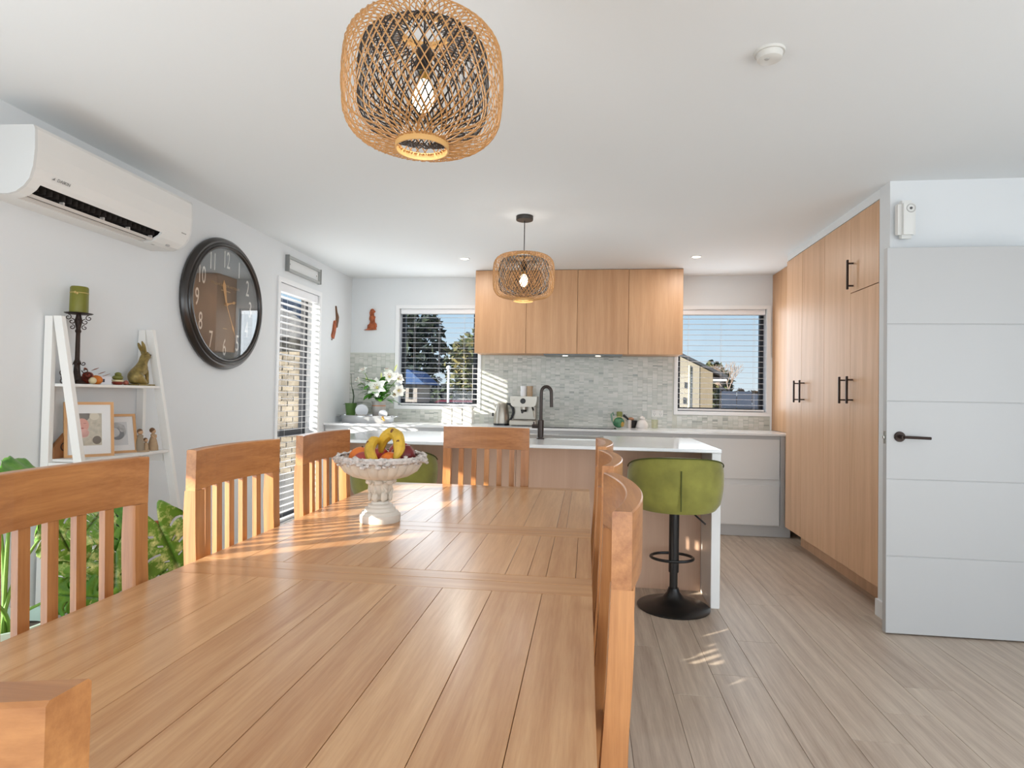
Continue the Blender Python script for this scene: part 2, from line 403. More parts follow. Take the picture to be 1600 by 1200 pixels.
# glazed door beside the table, out of view, that lets the low sun in; the unseen roller blind is added to cut off the upper sun
sash('window_4', LD[0], LD[1], LD[2], LD[3], 'X', XL - 0.105, mull=None)
rb = thing('sun_cut_blind', 'unseen pale roller blind added to cut the low sun at the glazed door beside the dining table', 'blind', (XL - 0.06, 1.06, 2.06))
MB().tube([(0, LD[0] - 1.06 + 0.01, 0), (0, LD[1] - 1.06 - 0.01, 0)], 0.022, 12).build('roller', BLINDW, rb)
MB().box(-0.022, -0.020, LD[0] - 1.06 + 0.02, LD[1] - 1.06 - 0.02, 1.56 - 2.06, 0).build('cloth', mat('blind_cloth', (215, 212, 205), 0.9), rb)
b1 = venetian('venetian_blind', 'white venetian blind over the left back window, trees and blue roof behind', 'Y', W1[0] + 0.006, W1[1] - 0.004, W1[3] - 0.002, W1[2] + 0.006, YB + 0.045, 0.0527, math.radians(4))
b2 = venetian('venetian_blind', 'white venetian blind over the right back window, pale house and sky behind', 'Y', W2[0] + 0.004, W2[1] - 0.006, W2[3] - 0.002, W2[2] + 0.006, YB + 0.045, 0.0527, math.radians(2), cords=(0.12, 0.5, 0.88))
b3 = venetian('venetian_blind', 'tall white venetian blind on the narrow left wall window', 'X', LW[0] + 0.004, LW[1] - 0.006, LW[3] - 0.004, LW[2] + 0.01, XL - 0.035, 0.0527, math.radians(-6), head_h=0.07, cords=(0.2, 0.78))
mb = MB(); [mb.box(a, b, YB - 0.03, YB + 0.1, W2[2] - 0.012, W2[2] + 0.0) for a, b in ()]

# ------------------------------------------------------------------ kitchen: back run
bench = MB().bbox(XL, 1.765, 5.375, YB, 0.88, 0.90, 0.002).build('stone_benchtop', STONE); tag(bench, 'long white stone benchtop along the tiled back wall', 'worktop')
bc = thing('base_cabinet', 'row of white handleless base cabinets under the back benchtop', 'cabinet', (0, 5.39, 0))
MB().box(XL + 0.005, 1.76, 0.02, 0.6, 0.10, 0.878).build('carcass', CABW, bc)
MB().box(XL + 0.005, 1.766, 0.055, 0.075, 0, 0.10).build('kickboard', mat('kick_white', (214, 213, 212), 0.4), bc)
MB().box(XL + 0.005, 1.70, 0.012, 0.02, 0.845, 0.878).box(1.665, 1.70, 0.0, 0.02, 0.10, 0.878).build('finger_pull_rail', mat('rail_grey', (200, 200, 200), 0.4), bc)
dd = MB().bbox(0, 0.898, 0.0, 0.018, 0, 0.345, 0.0015).build('drawer', CABW, bc, (0.76, 0, 0.503))
for (xx, zz) in ((0.76, 0.108), (-2.05, 0.503), (-2.05, 0.108), (-1.145, 0.503), (-1.145, 0.108)): inst(dd.data, 'drawer', bc, (xx, 0, zz))
dd.data.name = 'drawer'
ov = thing('oven', 'black built-in oven front below the cooktop, mostly hidden by the island', 'oven', (0.19, 5.385, 0.5))
MB().bbox(-0.40, 0.10, 0.0, 0.02, -0.25, 0.342, 0.003).build('oven_door', mat('black_glass', (16, 16, 18), 0.08), ov)
MB().tube([(-0.36, -0.03, 0.27), (0.06, -0.03, 0.27)], 0.008, 8).box(-0.34, -0.33, -0.03, 0, 0.265, 0.275).box(0.03, 0.04, -0.03, 0, 0.265, 0.275).build('oven_handle', mat('steel', (180, 178, 172), 0.25, metal=1), ov)
ct = MB().bbox(-0.42, 0.27, 5.47, 5.93, 0.9, 0.906, 0.002).build('induction_cooktop', mat('cooktop_glass', (14, 14, 16), 0.05)); tag(ct, 'flat black glass cooktop set on the back benchtop', 'cooktop')
# splashback
spl = thing('mosaic_splashback', 'pale grey green mosaic tile splashback between benchtop and wall cabinets', 'backsplash', (0, YB, 0.9))
gm = MB()
def spbox(x0, x1, z0, z1, mbx, d0, d1): mbx.box(x0, x1, d0, d1, z0, z1)
regions = [(XL, W1[0] - 0.04, 0, 0.715), (W1[0] - 0.04, W1[1] + 0.04, 0, W1[2] - 0.9 - 0.038), (W1[1] + 0.04, W2[0] - 0.04, 0, 0.70), (W2[0] - 0.04, W2[1] + 0.04, 0, W2[2] - 0.9 - 0.038)]
for (x0, x1, z0, z1) in regions: gm.box(x0, x1, -0.004, 0, z0, z1)
gm.build('grout', mat('grout', (205, 207, 198), 0.8), spl)
tcols = [(206, 207, 200), (196, 199, 191), (213, 213, 207), (186, 189, 182), (219, 218, 212), (164, 168, 162)]
tms = [mat('mosaic_%d' % i, c, 0.22) for i, c in enumerate(tcols)]
tm = MB(); rnd = random.Random(3)
def fits(x0, x1, z0, z1):
    return any(r[0] <= x0 + 0.001 and x1 - 0.001 <= r[1] and z0 >= r[2] and z1 <= r[3] + 0.0005 for r in regions)
xx = XL + 0.001; ci = 0
while xx < 1.76:
    w = 0.048; z = 0.001 + rnd.choice((0, 0.006, 0.012)) * 0
    while z < 0.71:
        h = rnd.choice((0.009, 0.013, 0.013, 0.02))
        if fits(xx, xx + w - 0.0015, z, z + h):
            r = rnd.random(); mi = 0 if r < .27 else 1 if r < .5 else 2 if r < .74 else 3 if r < .88 else 4 if r < .97 else 5
            d = rnd.uniform(0.007, 0.0085)
            x0, x1 = xx, xx + w - 0.0015; z0, z1 = z, z + h
            tm._add([(x0, 0, z0), (x1, 0, z0), (x1, 0, z1), (x0, 0, z1), (x0, -d, z0), (x1, -d, z0), (x1, -d, z1), (x0, -d, z1)],
                    [(4, 5, 6, 7), (0, 1, 5, 4), (1, 2, 6, 5), (2, 3, 7, 6), (3, 0, 4, 7)], False, mi)
        z += h + 0.0015
    xx += w
ts = tm.build('mosaic_tiles', tms, spl); ts['kind'] = 'stuff'
struct(MB().box(1.752, 1.766, YB - 0.014, YB, 0.9, 1.6).build('trim_2', TRIM))
# wall cabinets
XU0, XU1 = -1.089, 0.874; YU = 5.648; ZU = 1.60
seams = [XU0, -0.589, -0.102, 0.376, XU1]
for i in range(4):
    nm = ['leftmost oak-veneer wall cabinet beside the left back window', 'second oak wall cabinet from the left, behind the far woven pendant',
          'third oak wall cabinet from the left, above the black tap', 'rightmost oak-veneer wall cabinet beside the right back window'][i]
    c = thing('wall_cabinet', nm, 'cabinet', (seams[i], YU, ZU), group='oak wall cabinets over the splashback')
    w = seams[i + 1] - seams[i]
    MB().box(0.001, w - 0.001, 0.02, 0.345, 0.002, H - ZU - 0.002).build('carcass', CAB, c)
    MB().bbox(0.0015, w - 0.0015, 0, 0.019, -0.004, H - ZU - 0.004, 0.0012).build('door', CAB, c)
rh = thing('range_hood', 'slim built-in extractor hood lights under the oak wall cabinets', 'extractor hood', (0.0, 5.83, 1.6))
MB().bbox(-0.42, 0.33, -0.13, 0.13, -0.014, 0.0, 0.003).build('hood_panel', mat('steel_dark', (120, 122, 122), 0.3, metal=0.8), rh)
LAMP = mat('lamp_glow', (255, 244, 225), 0.4, emit=(255, 240, 215), estr=6)
for xx in (-0.215, 0.10): MB().lathe([(0.001, -0.002), (0.024, -0.002), (0.026, 0)], 16).build('hood_lamp', LAMP, rh, (xx, -0.06, -0.0145))
# pantry cabinets
ys = [3.59, 3.955, 4.37, 4.805, 5.16]
pl = ['pantry cabinet nearest the white door, split into a tall lower and a small top door', 'second tall oak pantry cabinet from the white door, its handle paired with the first',
      'third tall oak pantry cabinet from the white door', 'farthest tall oak pantry cabinet, next to the benchtop end']
def handle(parent, y, z0, z1, xh=-0.035):
    h = MB().bbox(xh - 0.006, xh + 0.006, y - 0.006, y + 0.006, z0, z1, 0.002)
    h.box(xh, 0, y - 0.0045, y + 0.0045, z0 + 0.018, z0 + 0.027).box(xh, 0, y - 0.0045, y + 0.0045, z1 - 0.027, z1 - 0.018)
    h.build('handle', IRON, parent)
for i in range(4):
    y0, y1 = ys[i], ys[i + 1]
    c = thing('pantry_cabinet', pl[i], 'cabinet', (XP, y0, 0), group='tall oak pantry cabinets')
    MB().box(0.02, 0.6, 0.001, y1 - y0 - 0.001, 0.0 + 0.14, 2.335).build('carcass', CABT, c)
    MB().box(0.125, 0.14, 0.0, y1 - y0, 0, 0.14).build('kickboard', CABT, c)
    g = 0.0015
    if i == 0:
        d = MB().bbox(0, 0.019, g, y1 - y0 - g, 0.148, 1.864, 0.001).build('door', CABT, c)
        d2 = MB().bbox(0, 0.019, g, y1 - y0 - g, 1.869, 2.338, 0.001).build('door', CABT, c)
        handle(d, y1 - y0 - 0.038, 1.175, 1.345); handle(d2, y1 - y0 - 0.038, 1.885, 2.07)
    else:
        d = MB().bbox(0, 0.019, g, y1 - y0 - g, 0.148, 2.338, 0.001).build('door', CABT, c)
        handle(d, (4.028 - y0) if i == 1 else (4.744 - y0) if i == 2 else (4.869 - y0), 1.175, 1.345)
ep = MB().box(1.768, 1.79, 5.162, 5.998, 0.902, H - 0.002).build('oak_end_panel', CAB); tag(ep, 'oak side panel at the right end of the benchtop, in shade', 'panel')

# ------------------------------------------------------------------ island
isl = thing('kitchen_island', 'oak-fronted kitchen island with white stone top and waterfall end', 'kitchen island', (0, 3.5, 0))
IX0 = -1.66; IX1 = 0.7647
MB().bbox(IX0, IX1, 0.0, 1.0, 0.880, 0.90, 0.003).build('stone_top', STONE, isl)
MB().bbox(IX1 - 0.052, IX1 - 0.002, 0.012, 0.99, 0, 0.879, 0.002).build('waterfall_end', CABW, isl)
MB().bbox(IX0 + 0.002, IX0 + 0.05, 0.012, 0.99, 0, 0.879, 0.002).build('side_end', CABW, isl)
for a, b in ((IX0 + 0.051, -0.45), (-0.448, IX1 - 0.053)):
    MB().bbox(a, b, 0.315, 0.333, 0.0, 0.879, 0.001).build('front_panel', wood('island_oak', (202, 162, 136), (222, 188, 162), 'Z', 0.45, 0, 0.6, 0.03, False, 0.6), isl)
MB().box(IX0 + 0.05, IX1 - 0.053, 0.334, 0.97, 0.08, 0.878).build('carcass', CABW, isl)
tap = thing('kitchen_tap', 'tall dark gooseneck tap standing on the island beside the sink', 'tap', (-0.305, 3.985, 0.9))
TAPM = mat('gunmetal', (62, 55, 52), 0.3, metal=0.85)
tp = [(0, 0, 0.10), (0, 0, 0.30)] + [(0.034 - 0.034 * math.cos(a), 0, 0.31 + 0.042 * math.sin(a)) for a in [PI * i / 10 for i in range(1, 10)]] + [(0.068, 0, 0.30), (0.070, 0, 0.215)]
MB().lathe([(0.026, 0), (0.026, 0.006), (0.0205, 0.012), (0.0205, 0.125), (0.016, 0.13)], 20).build('tap_base', TAPM, tap)
MB().tube([(0, 0, 0.12)] + tp[1:], 0.0115, 12).build('spout', TAPM, tap)
MB().tube([(-0.018, 0, 0.085), (-0.058, 0, 0.085)], 0.014, 12).tube([(-0.045, 0, 0.09), (-0.046, 0.0, 0.115)], 0.006, 8).build('lever', TAPM, tap)
snk = thing('undermount_sink', 'shallow pale sink recess rim set into the island top behind the tap', 'sink', (-0.2, 4.22, 0.901))
MB().box(-0.30, 0.30, -0.16, 0.16, -0.0005, 0.0015).build('basin', mat('sink_steel', (150, 152, 155), 0.3, metal=0.6), snk)
frame_rect(MB(), 0, 0, 0, 0, 0, 0, 0)
fr = MB()
for (a, b, c, d) in ((-0.32, 0.32, -0.18, -0.16), (-0.32, 0.32, 0.16, 0.18), (-0.32, -0.30, -0.16, 0.16), (0.30, 0.32, -0.16, 0.16)): fr.box(a, b, c, d, -0.0005, 0.003)
fr.build('rim', mat('steel', (180, 178, 172), 0.25, metal=1), snk)

# ------------------------------------------------------------------ door on the right
dr = bpy.data.objects.new('door_1', None); COL.objects.link(dr); struct(dr); dr.location = (1.5325, 3.281, 0.008)
dr['label'] = 'open white panel door with horizontal grooves and dark lever handle'
zc = [0, 0.392, 0.785, 1.185, 1.583, 1.979]
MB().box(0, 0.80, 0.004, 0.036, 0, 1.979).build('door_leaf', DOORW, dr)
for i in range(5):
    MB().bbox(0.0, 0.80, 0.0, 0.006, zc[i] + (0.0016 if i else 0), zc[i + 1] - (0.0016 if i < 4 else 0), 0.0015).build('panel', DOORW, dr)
hd = MB().lathe([(0.001, 0), (0.026, 0), (0.027, 0.004), (0.025, 0.009), (0.001, 0.010)], 24, Matrix.Rotation(PI / 2, 4, 'X')).build('handle_rose', IRON, dr, (0.062, 0.0, 1.003))
MB().tube([(0, -0.008, 0), (0, -0.045, 0)], 0.010, 12).tube([(0, -0.045, 0), (0.02, -0.047, 0), (0.125, -0.047, -0.003)], 0.0075, 10).build('lever', IRON, hd)
MB().box(-0.001, 0.001, 0.008, 0.030, 0.965, 1.03).build('latch_plate', mat('steel', (180, 178, 172), 0.25, metal=1), dr)
MB().bbox(-0.009, -0.001, 0.013, 0.025, 0.990, 1.006, 0.002).build('latch_bolt', mat('steel', (180, 178, 172), 0.25, metal=1), dr)

# ------------------------------------------------------------------ dining table
TX0, TX1 = -0.967, 0.0184; TZ = 0.757
tb = thing('dining_table', 'long honey oak extending dining table with plank top', 'table', (0, 0, 0))
def board(nm, x0, x1, y0, y1, m): return MB().bbox(x0 + 0.0005, x1 - 0.0005, y0 + 0.0005, y1 - 0.0005, TZ - 0.03, TZ, 0.0005).build(nm, m, tb)
px_ = [TX0, -0.855, -0.745, -0.635, -0.52, -0.417, -0.31, -0.2, -0.09, TX1]
for i in range(9): board('plank', px_[i], px_[i + 1], 0.40, 1.294, TABLE)
board('cross_board', TX0, TX1, 0.33, 0.40, TABLEX); board('cross_board', TX0, TX1, 1.294, 1.362, TABLEX); board('cross_board', TX0, TX1, 1.363, 1.417, TABLEX)
lx = [TX0, -0.86, -0.75, -0.64, -0.555, -0.47, -0.385, -0.297, -0.188, -0.134, -0.09, -0.02, TX1]
for i in range(len(lx) - 1): board('plank', lx[i], lx[i + 1], 1.418, 1.826, TABLE)
board('cross_board', TX0, TX1, 1.827, 1.882, TABLEX); board('cross_board', TX0, TX1, 1.883, 1.948, TABLEX)
fx = [TX0, -0.86, -0.75, -0.64, -0.53, -0.42, -0.315, -0.2, -0.092, -0.06, TX1]
for i in range(len(fx) - 1): board('plank', fx[i], fx[i + 1], 1.949, 2.735, TABLE)
board('cross_board', TX0, TX1, 2.736, 2.80, TABLEX)
ap = MB().box(TX0 + 0.06, TX1 - 0.06, 0.42, 0.445, 0.64, TZ - 0.031).box(TX0 + 0.06, TX1 - 0.06, 2.68, 2.705, 0.64, TZ - 0.031)
ap.box(TX0 + 0.06, TX0 + 0.085, 0.445, 2.68, 0.64, TZ - 0.031).box(TX1 - 0.085, TX1 - 0.06, 0.445, 2.68, 0.64, TZ - 0.031); ap.build('apron', TABLEX, tb)
lg = MB().bbox(-0.042, 0.042, -0.042, 0.042, 0, TZ - 0.032, 0.005).build('leg', CHZ, tb, (TX0 + 0.11, 0.47, 0))
for p in ((TX1 - 0.11, 0.47, 0), (TX0 + 0.11, 2.65, 0), (TX1 - 0.11, 2.65, 0)): inst(lg.data, 'leg', tb, p)

# ------------------------------------------------------------------ dining chairs (local: front +Y, back rest plane y=0)
CW = 0.21
def bulge(x): return -0.030 * (1 - (x / CW) ** 2)
def yprof(z): # stile front edge going down
    pts = [(1.03, 0), (0.92, 0.0), (0.8, 0.004), (0.63, 0.014), (0.45, 0.016), (0.25, 0.0), (0.0, -0.045)]
    for (z1, y1), (z0, y0) in zip(pts, pts[1:]):
        if z <= z1 and z >= z0: return y0 + (y1 - y0) * (z - z0) / (z1 - z0)
    return 0
def make_chair():
    t = thing('dining_chair', 'x', 'chair')
    n = 14; vs = []; fs = []
    xs_ = [-CW + 2 * CW * i / n for i in range(n + 1)]
    D = 0.027; c = 0.0022
    for x in xs_:
        b = bulge(x)
        vs += [(x, b, 0.925), (x, b, 1.03 - c), (x, b - c, 1.03), (x, b - D + c, 1.03), (x, b - D, 1.03 - c), (x, b - D, 0.925)]
    for i in range(n):
        for j in range(6):
            k2 = (j + 1) % 6; fs.append((i * 6 + j, i * 6 + k2, (i + 1) * 6 + k2, (i + 1) * 6 + j))
    fs += [[0, 1, 2, 3, 4, 5], [n * 6 + j for j in (5, 4, 3, 2, 1, 0)]]
    mb = MB(); mb._add(vs, fs, False); cr = mb.build('crest_rail', CHX, t)
    me = cr.data
    def stile(xc, w):
        zs = [0.9248, 0.86, 0.8, 0.7, 0.63, 0.54, 0.45, 0.35, 0.25, 0.12, 0.0]
        out = [(yprof(z), z) for z in zs] + [(yprof(z) - 0.034 + (0.004 if z > 0.9 else 0) - 0.004 * (z < 0.7), z) for z in zs[::-1]]
        return MB().prism(out, xc - w / 2, xc + w / 2, 'X')
    for s in (-1, 1): stile(s * (CW - 0.0195), 0.038).build('rear_leg', CHZ, t)
    mb = MB()
    for i in range(n + 1): pass
    # curved lower rail
    vs = []; fs = []
    xr = [-(CW - 0.04) + 2 * (CW - 0.04) * i / 10 for i in range(11)]
    for x in xr:
        b = bulge(x) * 0.8 + 0.005
        vs += [(x, b, 0.53), (x, b, 0.57), (x, b - 0.022, 0.57), (x, b - 0.022, 0.53)]
    for i in range(10):
        for j in range(4): k2 = (j + 1) % 4; fs.append((i * 4 + j, i * 4 + k2, (i + 1) * 4 + k2, (i + 1) * 4 + j))
    fs += [[0, 1, 2, 3], [43, 42, 41, 40]]
    mb._add(vs, fs); mb.build('lower_rail', CHX, t)
    for i in range(5):
        x = -0.1875 + 0.375 * (i + 1) / 6; b = bulge(x)
        zs = [0.924, 0.80, 0.68, 0.571]
        out = [(b - 0.003 + 0.010 * (0.924 - z) / 0.35, z) for z in zs] + [(b - 0.017 + 0.010 * (0.924 - z) / 0.35, z) for z in zs[::-1]]
        MB().prism(out, x - 0.012, x + 0.012, 'X').build('slat', CHZ, t)
    # seat and front legs
    sp = [(-CW + 0.005, 0.02), (CW - 0.005, 0.02), (CW + 0.008, 0.40), (-CW - 0.008, 0.40)]
    MB().prism(sp, 0.385, 0.435, 'Z').build('seat_frame', CHX, t)
    bm = bmesh.new(); bmesh.ops.create_cube(bm, size=1)
    for v in bm.verts: v.co = Vector((v.co.x * (0.39 if v.co.y < 0 else 0.415), 0.21 + v.co.y * 0.355, 0.455 + v.co.z * 0.038))
    bmesh.ops.bevel(bm, geom=list(bm.edges), offset=0.014, segments=3, affect='EDGES')
    MB().bm(bm).build('seat', LEATHER, t)
    for s in (-1, 1): MB().bbox(s * CW - 0.019, s * CW + 0.019, 0.362, 0.400, 0, 0.384, 0.003).build('front_leg', CHZ, t)
    for s in (-1, 1): MB().box(s * (CW - 0.01) - 0.009, s * (CW - 0.01) + 0.009, 0.0, 0.362, 0.20, 0.23).build('stretcher', CHX, t)
    return t
ch0 = make_chair()
CHL = -0.992; CHR = 0.036
places = [
    ((CHL, 1.04), -PI / 2, 'nearest oak dining chair on the plant side, cut off by the left picture edge'),
    ((CHL, 1.625), -PI / 2, 'middle oak dining chair on the plant side, sunlit uprights left of the fruit stand'),
    ((CHL, 2.205), -PI / 2, 'farthest oak dining chair on the plant side, directly behind the fruit stand'),
    ((-0.482, 2.842), PI, 'oak dining chair at the island end of the table, facing the camera'),
    ((CHR, 1.025), PI / 2, 'nearest oak dining chair on the door side, seen edge-on with end grain showing'),
    ((CHR, 1.565), PI / 2, 'middle oak dining chair on the door side, between its two edge-on neighbours'),
    ((CHR, 2.10), PI / 2, 'farthest oak dining chair on the door side, nearest the green bar stool'),
    ((-0.468, 0.288), 0, 'oak dining chair at the camera end of the table, in the bottom left corner')]
for i, ((x, y), rz, lab) in enumerate(places):
    c = ch0 if i == 0 else copy_tree(ch0)
    c.location = (x, y, 0); c.rotation_euler = (0, 0, rz); c['label'] = lab; c['group'] = 'oak slat-back chairs around the dining table'; c['category'] = 'chair'

# ------------------------------------------------------------------ bar stools
VELVET = mat('green_velvet', (140, 138, 62), 0.8, bump=0.15, bscale=400, var=0.22, vscale=9, sheen=0.6)
def make_stool():
    t = thing('bar_stool', 'x', 'stool')
    MB().lathe([(0.001, 0), (0.20, 0), (0.203, 0.006), (0.195, 0.012), (0.12, 0.030), (0.06, 0.055), (0.036, 0.085), (0.028, 0.11), (0.001, 0.11)], 48).build('base', mat('satin_black', (24, 22, 22), 0.32), t)
    MB().lathe([(0.0225, 0.10), (0.0225, 0.20)], 20).lathe([(0.0285, 0.20), (0.0285, 0.575)], 20).build('column', mat('satin_black', (24, 22, 22), 0.32), t)
    ring = [(0.105 * math.cos(a) * 1.15, 0.075 + 0.10 * math.sin(a), 0.262) for a in [2 * PI * i / 28 for i in range(28)]]
    MB().tube(ring, 0.0085, 8, closed=True).build('footrest', mat('satin_black', (24, 22, 22), 0.32), t)
    MB().tube([(0.03, -0.02, 0.575), (0.09, -0.05, 0.55), (0.16, -0.075, 0.49)], 0.005, 8).build('height_lever', BLACK, t)
    # seat pad
    MB().lathe([(0.001, 0.575), (0.17, 0.575), (0.205, 0.60), (0.21, 0.64), (0.19, 0.675), (0.001, 0.685)], 40).build('seat', VELVET, t)
    # curved back shell wrapping the seat (open toward +Y)
    vs = []; fs = []; n = 40; A0, A1 = math.radians(178), math.radians(362)
    prof_n = 9
    for i in range(n + 1):
        a = A0 + (A1 - A0) * i / n; u = abs(2 * i / n - 1)
        top = 0.868 - 0.075 * u ** 2.5; bot = 0.563 + 0.02 * u ** 3
        for j in range(prof_n + 1):
            v = j / prof_n; z = bot + (top - bot) * v
            r = 0.240 + 0.024 * math.sin(v * PI) * 0.5 + 0.018 * v
            if abs(i - n / 2) < 0.6 and 0.0 < v < 0.80: r -= 0.006
            if j == 0: r -= 0.014
            if j == prof_n: r -= 0.006
            vs.append((r * 1.02 * math.cos(a), r * 0.92 * math.sin(a), z))
        for j in range(prof_n, -1, -1):
            v = j / prof_n; z = bot + (top - bot) * v
            r = 0.205 + 0.018 * v
            if j == prof_n: r += 0.010
            vs.append((r * 1.02 * math.cos(a), r * 0.92 * math.sin(a), z))
    m = 2 * (prof_n + 1)
    for i in range(n):
        for j in range(m): k2 = (j + 1) % m; fs.append((i * m + j, i * m + k2, (i + 1) * m + k2, (i + 1) * m + j))
    fs += [list(range(m)), [n * m + j for j in range(m)][::-1]]
    mb = MB(); mb._add(vs, fs, True); mb.build('backrest', VELVET, t)
    pip = [];
    for i in range(n + 1):
        a = A0 + (A1 - A0) * i / n; u = abs(2 * i / n - 1)
        pip.append((0.2585 * 1.02 * math.cos(a), 0.2585 * 0.92 * math.sin(a), 0.866 - 0.075 * u ** 2.5))
    MB().tube(pip, 0.0035, 6).build('piping', mat('velvet_dark', (72, 78, 26), 0.8), t)
    MB().box(-0.003, 0.003, -0.2425, -0.2375, 0.585, 0.80).build('seam', mat('velvet_dark', (72, 78, 26), 0.8), t)
    return t
st = make_stool(); st.location = (0.505, 3.50, 0); st['label'] = 'green velvet bar stool on a black disc base beside the island waterfall end'; st['group'] = 'green velvet bar stools at the island'
st2 = copy_tree(st); st2.location = (-1.16, 3.52, 0); st2['label'] = 'green velvet bar stool half hidden behind the fruit stand'; st2.rotation_euler = (0, 0, 0.05)

# ------------------------------------------------------------------ pendants
BAM = mat('bamboo', (186, 138, 84), 0.5); BAMR = mat('bamboo_ring', (214, 170, 108), 0.45)
def cage_profile(R, h, rr, rin, n=26):
    """half profile (r,z) from the top ring inward edge to the bottom ring; z=0 at the bottom"""
    pts = [(rin, h)]
    c = rr
    pts += [(rin + (R - c - rin) * t, h - 0.004 * t) for t in (0.35, 0.7, 1.0)]
    pts += [(R - c + c * math.sin(a), h - 0.004 - c + c * math.cos(a)) for a in [PI / 2 * i / 6 for i in range(1, 7)]]
    z1 = h - 0.004 - c; z0 = c + 0.012
    pts += [(R + 0.004 * math.sin(PI * i / 6), z1 + (z0 - z1) * i / 6) for i in range(1, 6)]
    pts += [(R - c + c * math.cos(a), z0 - c * math.sin(a)) for a in [PI / 2 * i / 6 for i in range(0, 7)]]
    zb = z0 - c
    pts += [(R - c - (R - c - rin) * t, zb - 0.012 * math.sin(t * PI / 2)) for t in (0.3, 0.65, 1.0)]
    return pts
def cage(R, h, rr, rin, N, twist, r, name, m, parent, z, seed=1):
    P = cage_profile(R, h, rr, rin); L_ = [0]
    for a, b in zip(P, P[1:]): L_.append(L_[-1] + math.hypot(b[0] - a[0], b[1] - a[1]))
    rnd = random.Random(seed); mb = MB()
    for d in (-1, 1):
        for k2 in range(N):
            a0 = 2 * PI * (k2 + (0.5 if d > 0 else 0)) / N + rnd.uniform(-0.02, 0.02); pts = []
            off = 0.0018 * d; tw = twist * rnd.uniform(0.96, 1.04)
            for (rad, zz), l in zip(P, L_):
                a = a0 + d * tw * (l / L_[-1])
                pts.append(((rad + off) * math.cos(a), (rad + off) * math.sin(a), zz))
            mb.tube(pts, r, 4, cap=False)
    return mb.build(name, m, parent, (0, 0, z))
def make_pendant():
    t = thing('pendant_lamp', 'x', 'lamp')
    cage(0.203, 0.30, 0.075, 0.062, 52, 1.45, 0.0017, 'bamboo_cage', BAM, t, -0.563)
    cage(0.164, 0.245, 0.05, 0.062, 46, 1.25, 0.0019, 'black_cage', mat('black_bamboo', (34, 27, 24), 0.5), t, -0.533, 2)
    for z, r in ((-0.263, 0.064), (-0.570, 0.066)):
        MB().lathe([(r, -0.007), (r + 0.004, -0.007), (r + 0.004, 0.012), (r, 0.012), (r, -0.007)], 40, cap=False).build('ring', BAMR, t, (0, 0, z))
    MB().tube([(0.0, 0, -0.30), (0, 0, -0.03)], 0.003, 8).build('cord', BLACK, t)
    MB().lathe([(0.001, -0.028), (0.056, -0.028), (0.058, -0.024), (0.058, -0.001), (0.001, -0.001)], 32).build('ceiling_rose', mat('rose_black', (44, 40, 36), 0.4), t)
    MB().lathe([(0.001, -0.30), (0.008, -0.30), (0.020, -0.315), (0.023, -0.375), (0.001, -0.375)], 20).build('lamp_holder', BLACK, t)
    MB().lathe([(0.0135, -0.375), (0.0135, -0.395)], 16).build('bulb_cap', mat('brass', (200, 160, 80), 0.3, metal=1), t)
    MB().lathe([(0.001, -0.480), (0.016, -0.472), (0.026, -0.455), (0.029, -0.440), (0.024, -0.415), (0.014, -0.395), (0.001, -0.395)], 24).build('bulb', mat('bulb_glow', (255, 246, 230), 0.3, emit=(255, 236, 205), estr=6), t)
    return t
p0 = make_pendant(); p0.location = (-0.438, 1.50, H)
p0['label'] = 'large near woven bamboo cage pendant above the dining table, cut by the top picture edge'; p0['group'] = 'woven cage pendant lamps'
p1 = copy_tree(p0); p1.location = (-0.435, 3.966, H); p1.rotation_euler = (0, 0, 0.4); p1['label'] = 'small-looking far woven bamboo cage pendant above the island'
for (x, y), lab in (((-1.097, 5.16), 'round recessed downlight left of the far pendant'), ((0.906, 5.19), 'round recessed downlight near the pantry side of the kitchen')):
    d = thing('downlight', lab, 'ceiling light', (x, y, H), group='recessed kitchen downlights')
    MB().lathe([(0.035, -0.004), (0.044, -0.004), (0.048, 0), (0.035, 0)], 28, cap=False).build('trim_ring', TRIM, d)
    MB().lathe([(0.001, -0.0025), (0.036, -0.0025), (0.036, -0.001), (0.001, -0.001)], 28).build('lamp_lens', LAMP, d)
sm = thing('smoke_alarm', 'small round white smoke alarm on the ceiling', 'smoke alarm', (0.614, 2.142, H))
MB().lathe([(0.001, -0.008), (0.050, -0.008), (0.052, 0), (0.001, 0)], 32).build('base_plate', mat('alarm_plastic', (214, 213, 208), 0.4), sm)
MB().lathe([(0.001, -0.032), (0.030, -0.032), (0.040, -0.027), (0.044, -0.010), (0.044, -0.008), (0.001, -0.008)], 32).build('sensor_cover', mat('alarm_plastic', (214, 213, 208), 0.4), sm)
MB().lathe([(0.001, -0.034), (0.007, -0.034), (0.008, -0.032), (0.001, -0.032)], 14).build('test_button', mat('alarm_grey', (170, 170, 166), 0.4), sm, (-0.012, -0.012, 0))
sf = thing('air_freshener', 'white wall air freshener box above the door', 'air freshener', (1.692, 3.468, 2.065))
outl = [(-0.043, 0), (0.043, 0)] 
bm = bmesh.new(); bmesh.ops.create_cube(bm, size=1)
for v in bm.verts: v.co = Vector((v.co.x * 0.088 , -0.037 + v.co.y * 0.072, 0.105 + v.co.z * 0.21 + (0.012 if v.co.y > 0 and v.co.z < 0 else 0)))
bmesh.ops.bevel(bm, geom=list(bm.edges), offset=0.02, segments=4, affect='EDGES')
MB().bm(bm).build('case', WHITEP, sf)
MB().lathe([(0.018, 0), (0.022, 0.003), (0.024, 0), (0.018, 0)], 24, Matrix.Rotation(PI / 2, 4, 'X'), cap=False).build('nozzle_ring', mat('ring_grey', (200, 200, 198), 0.4), sf, (0.012, -0.0735, 0.162))
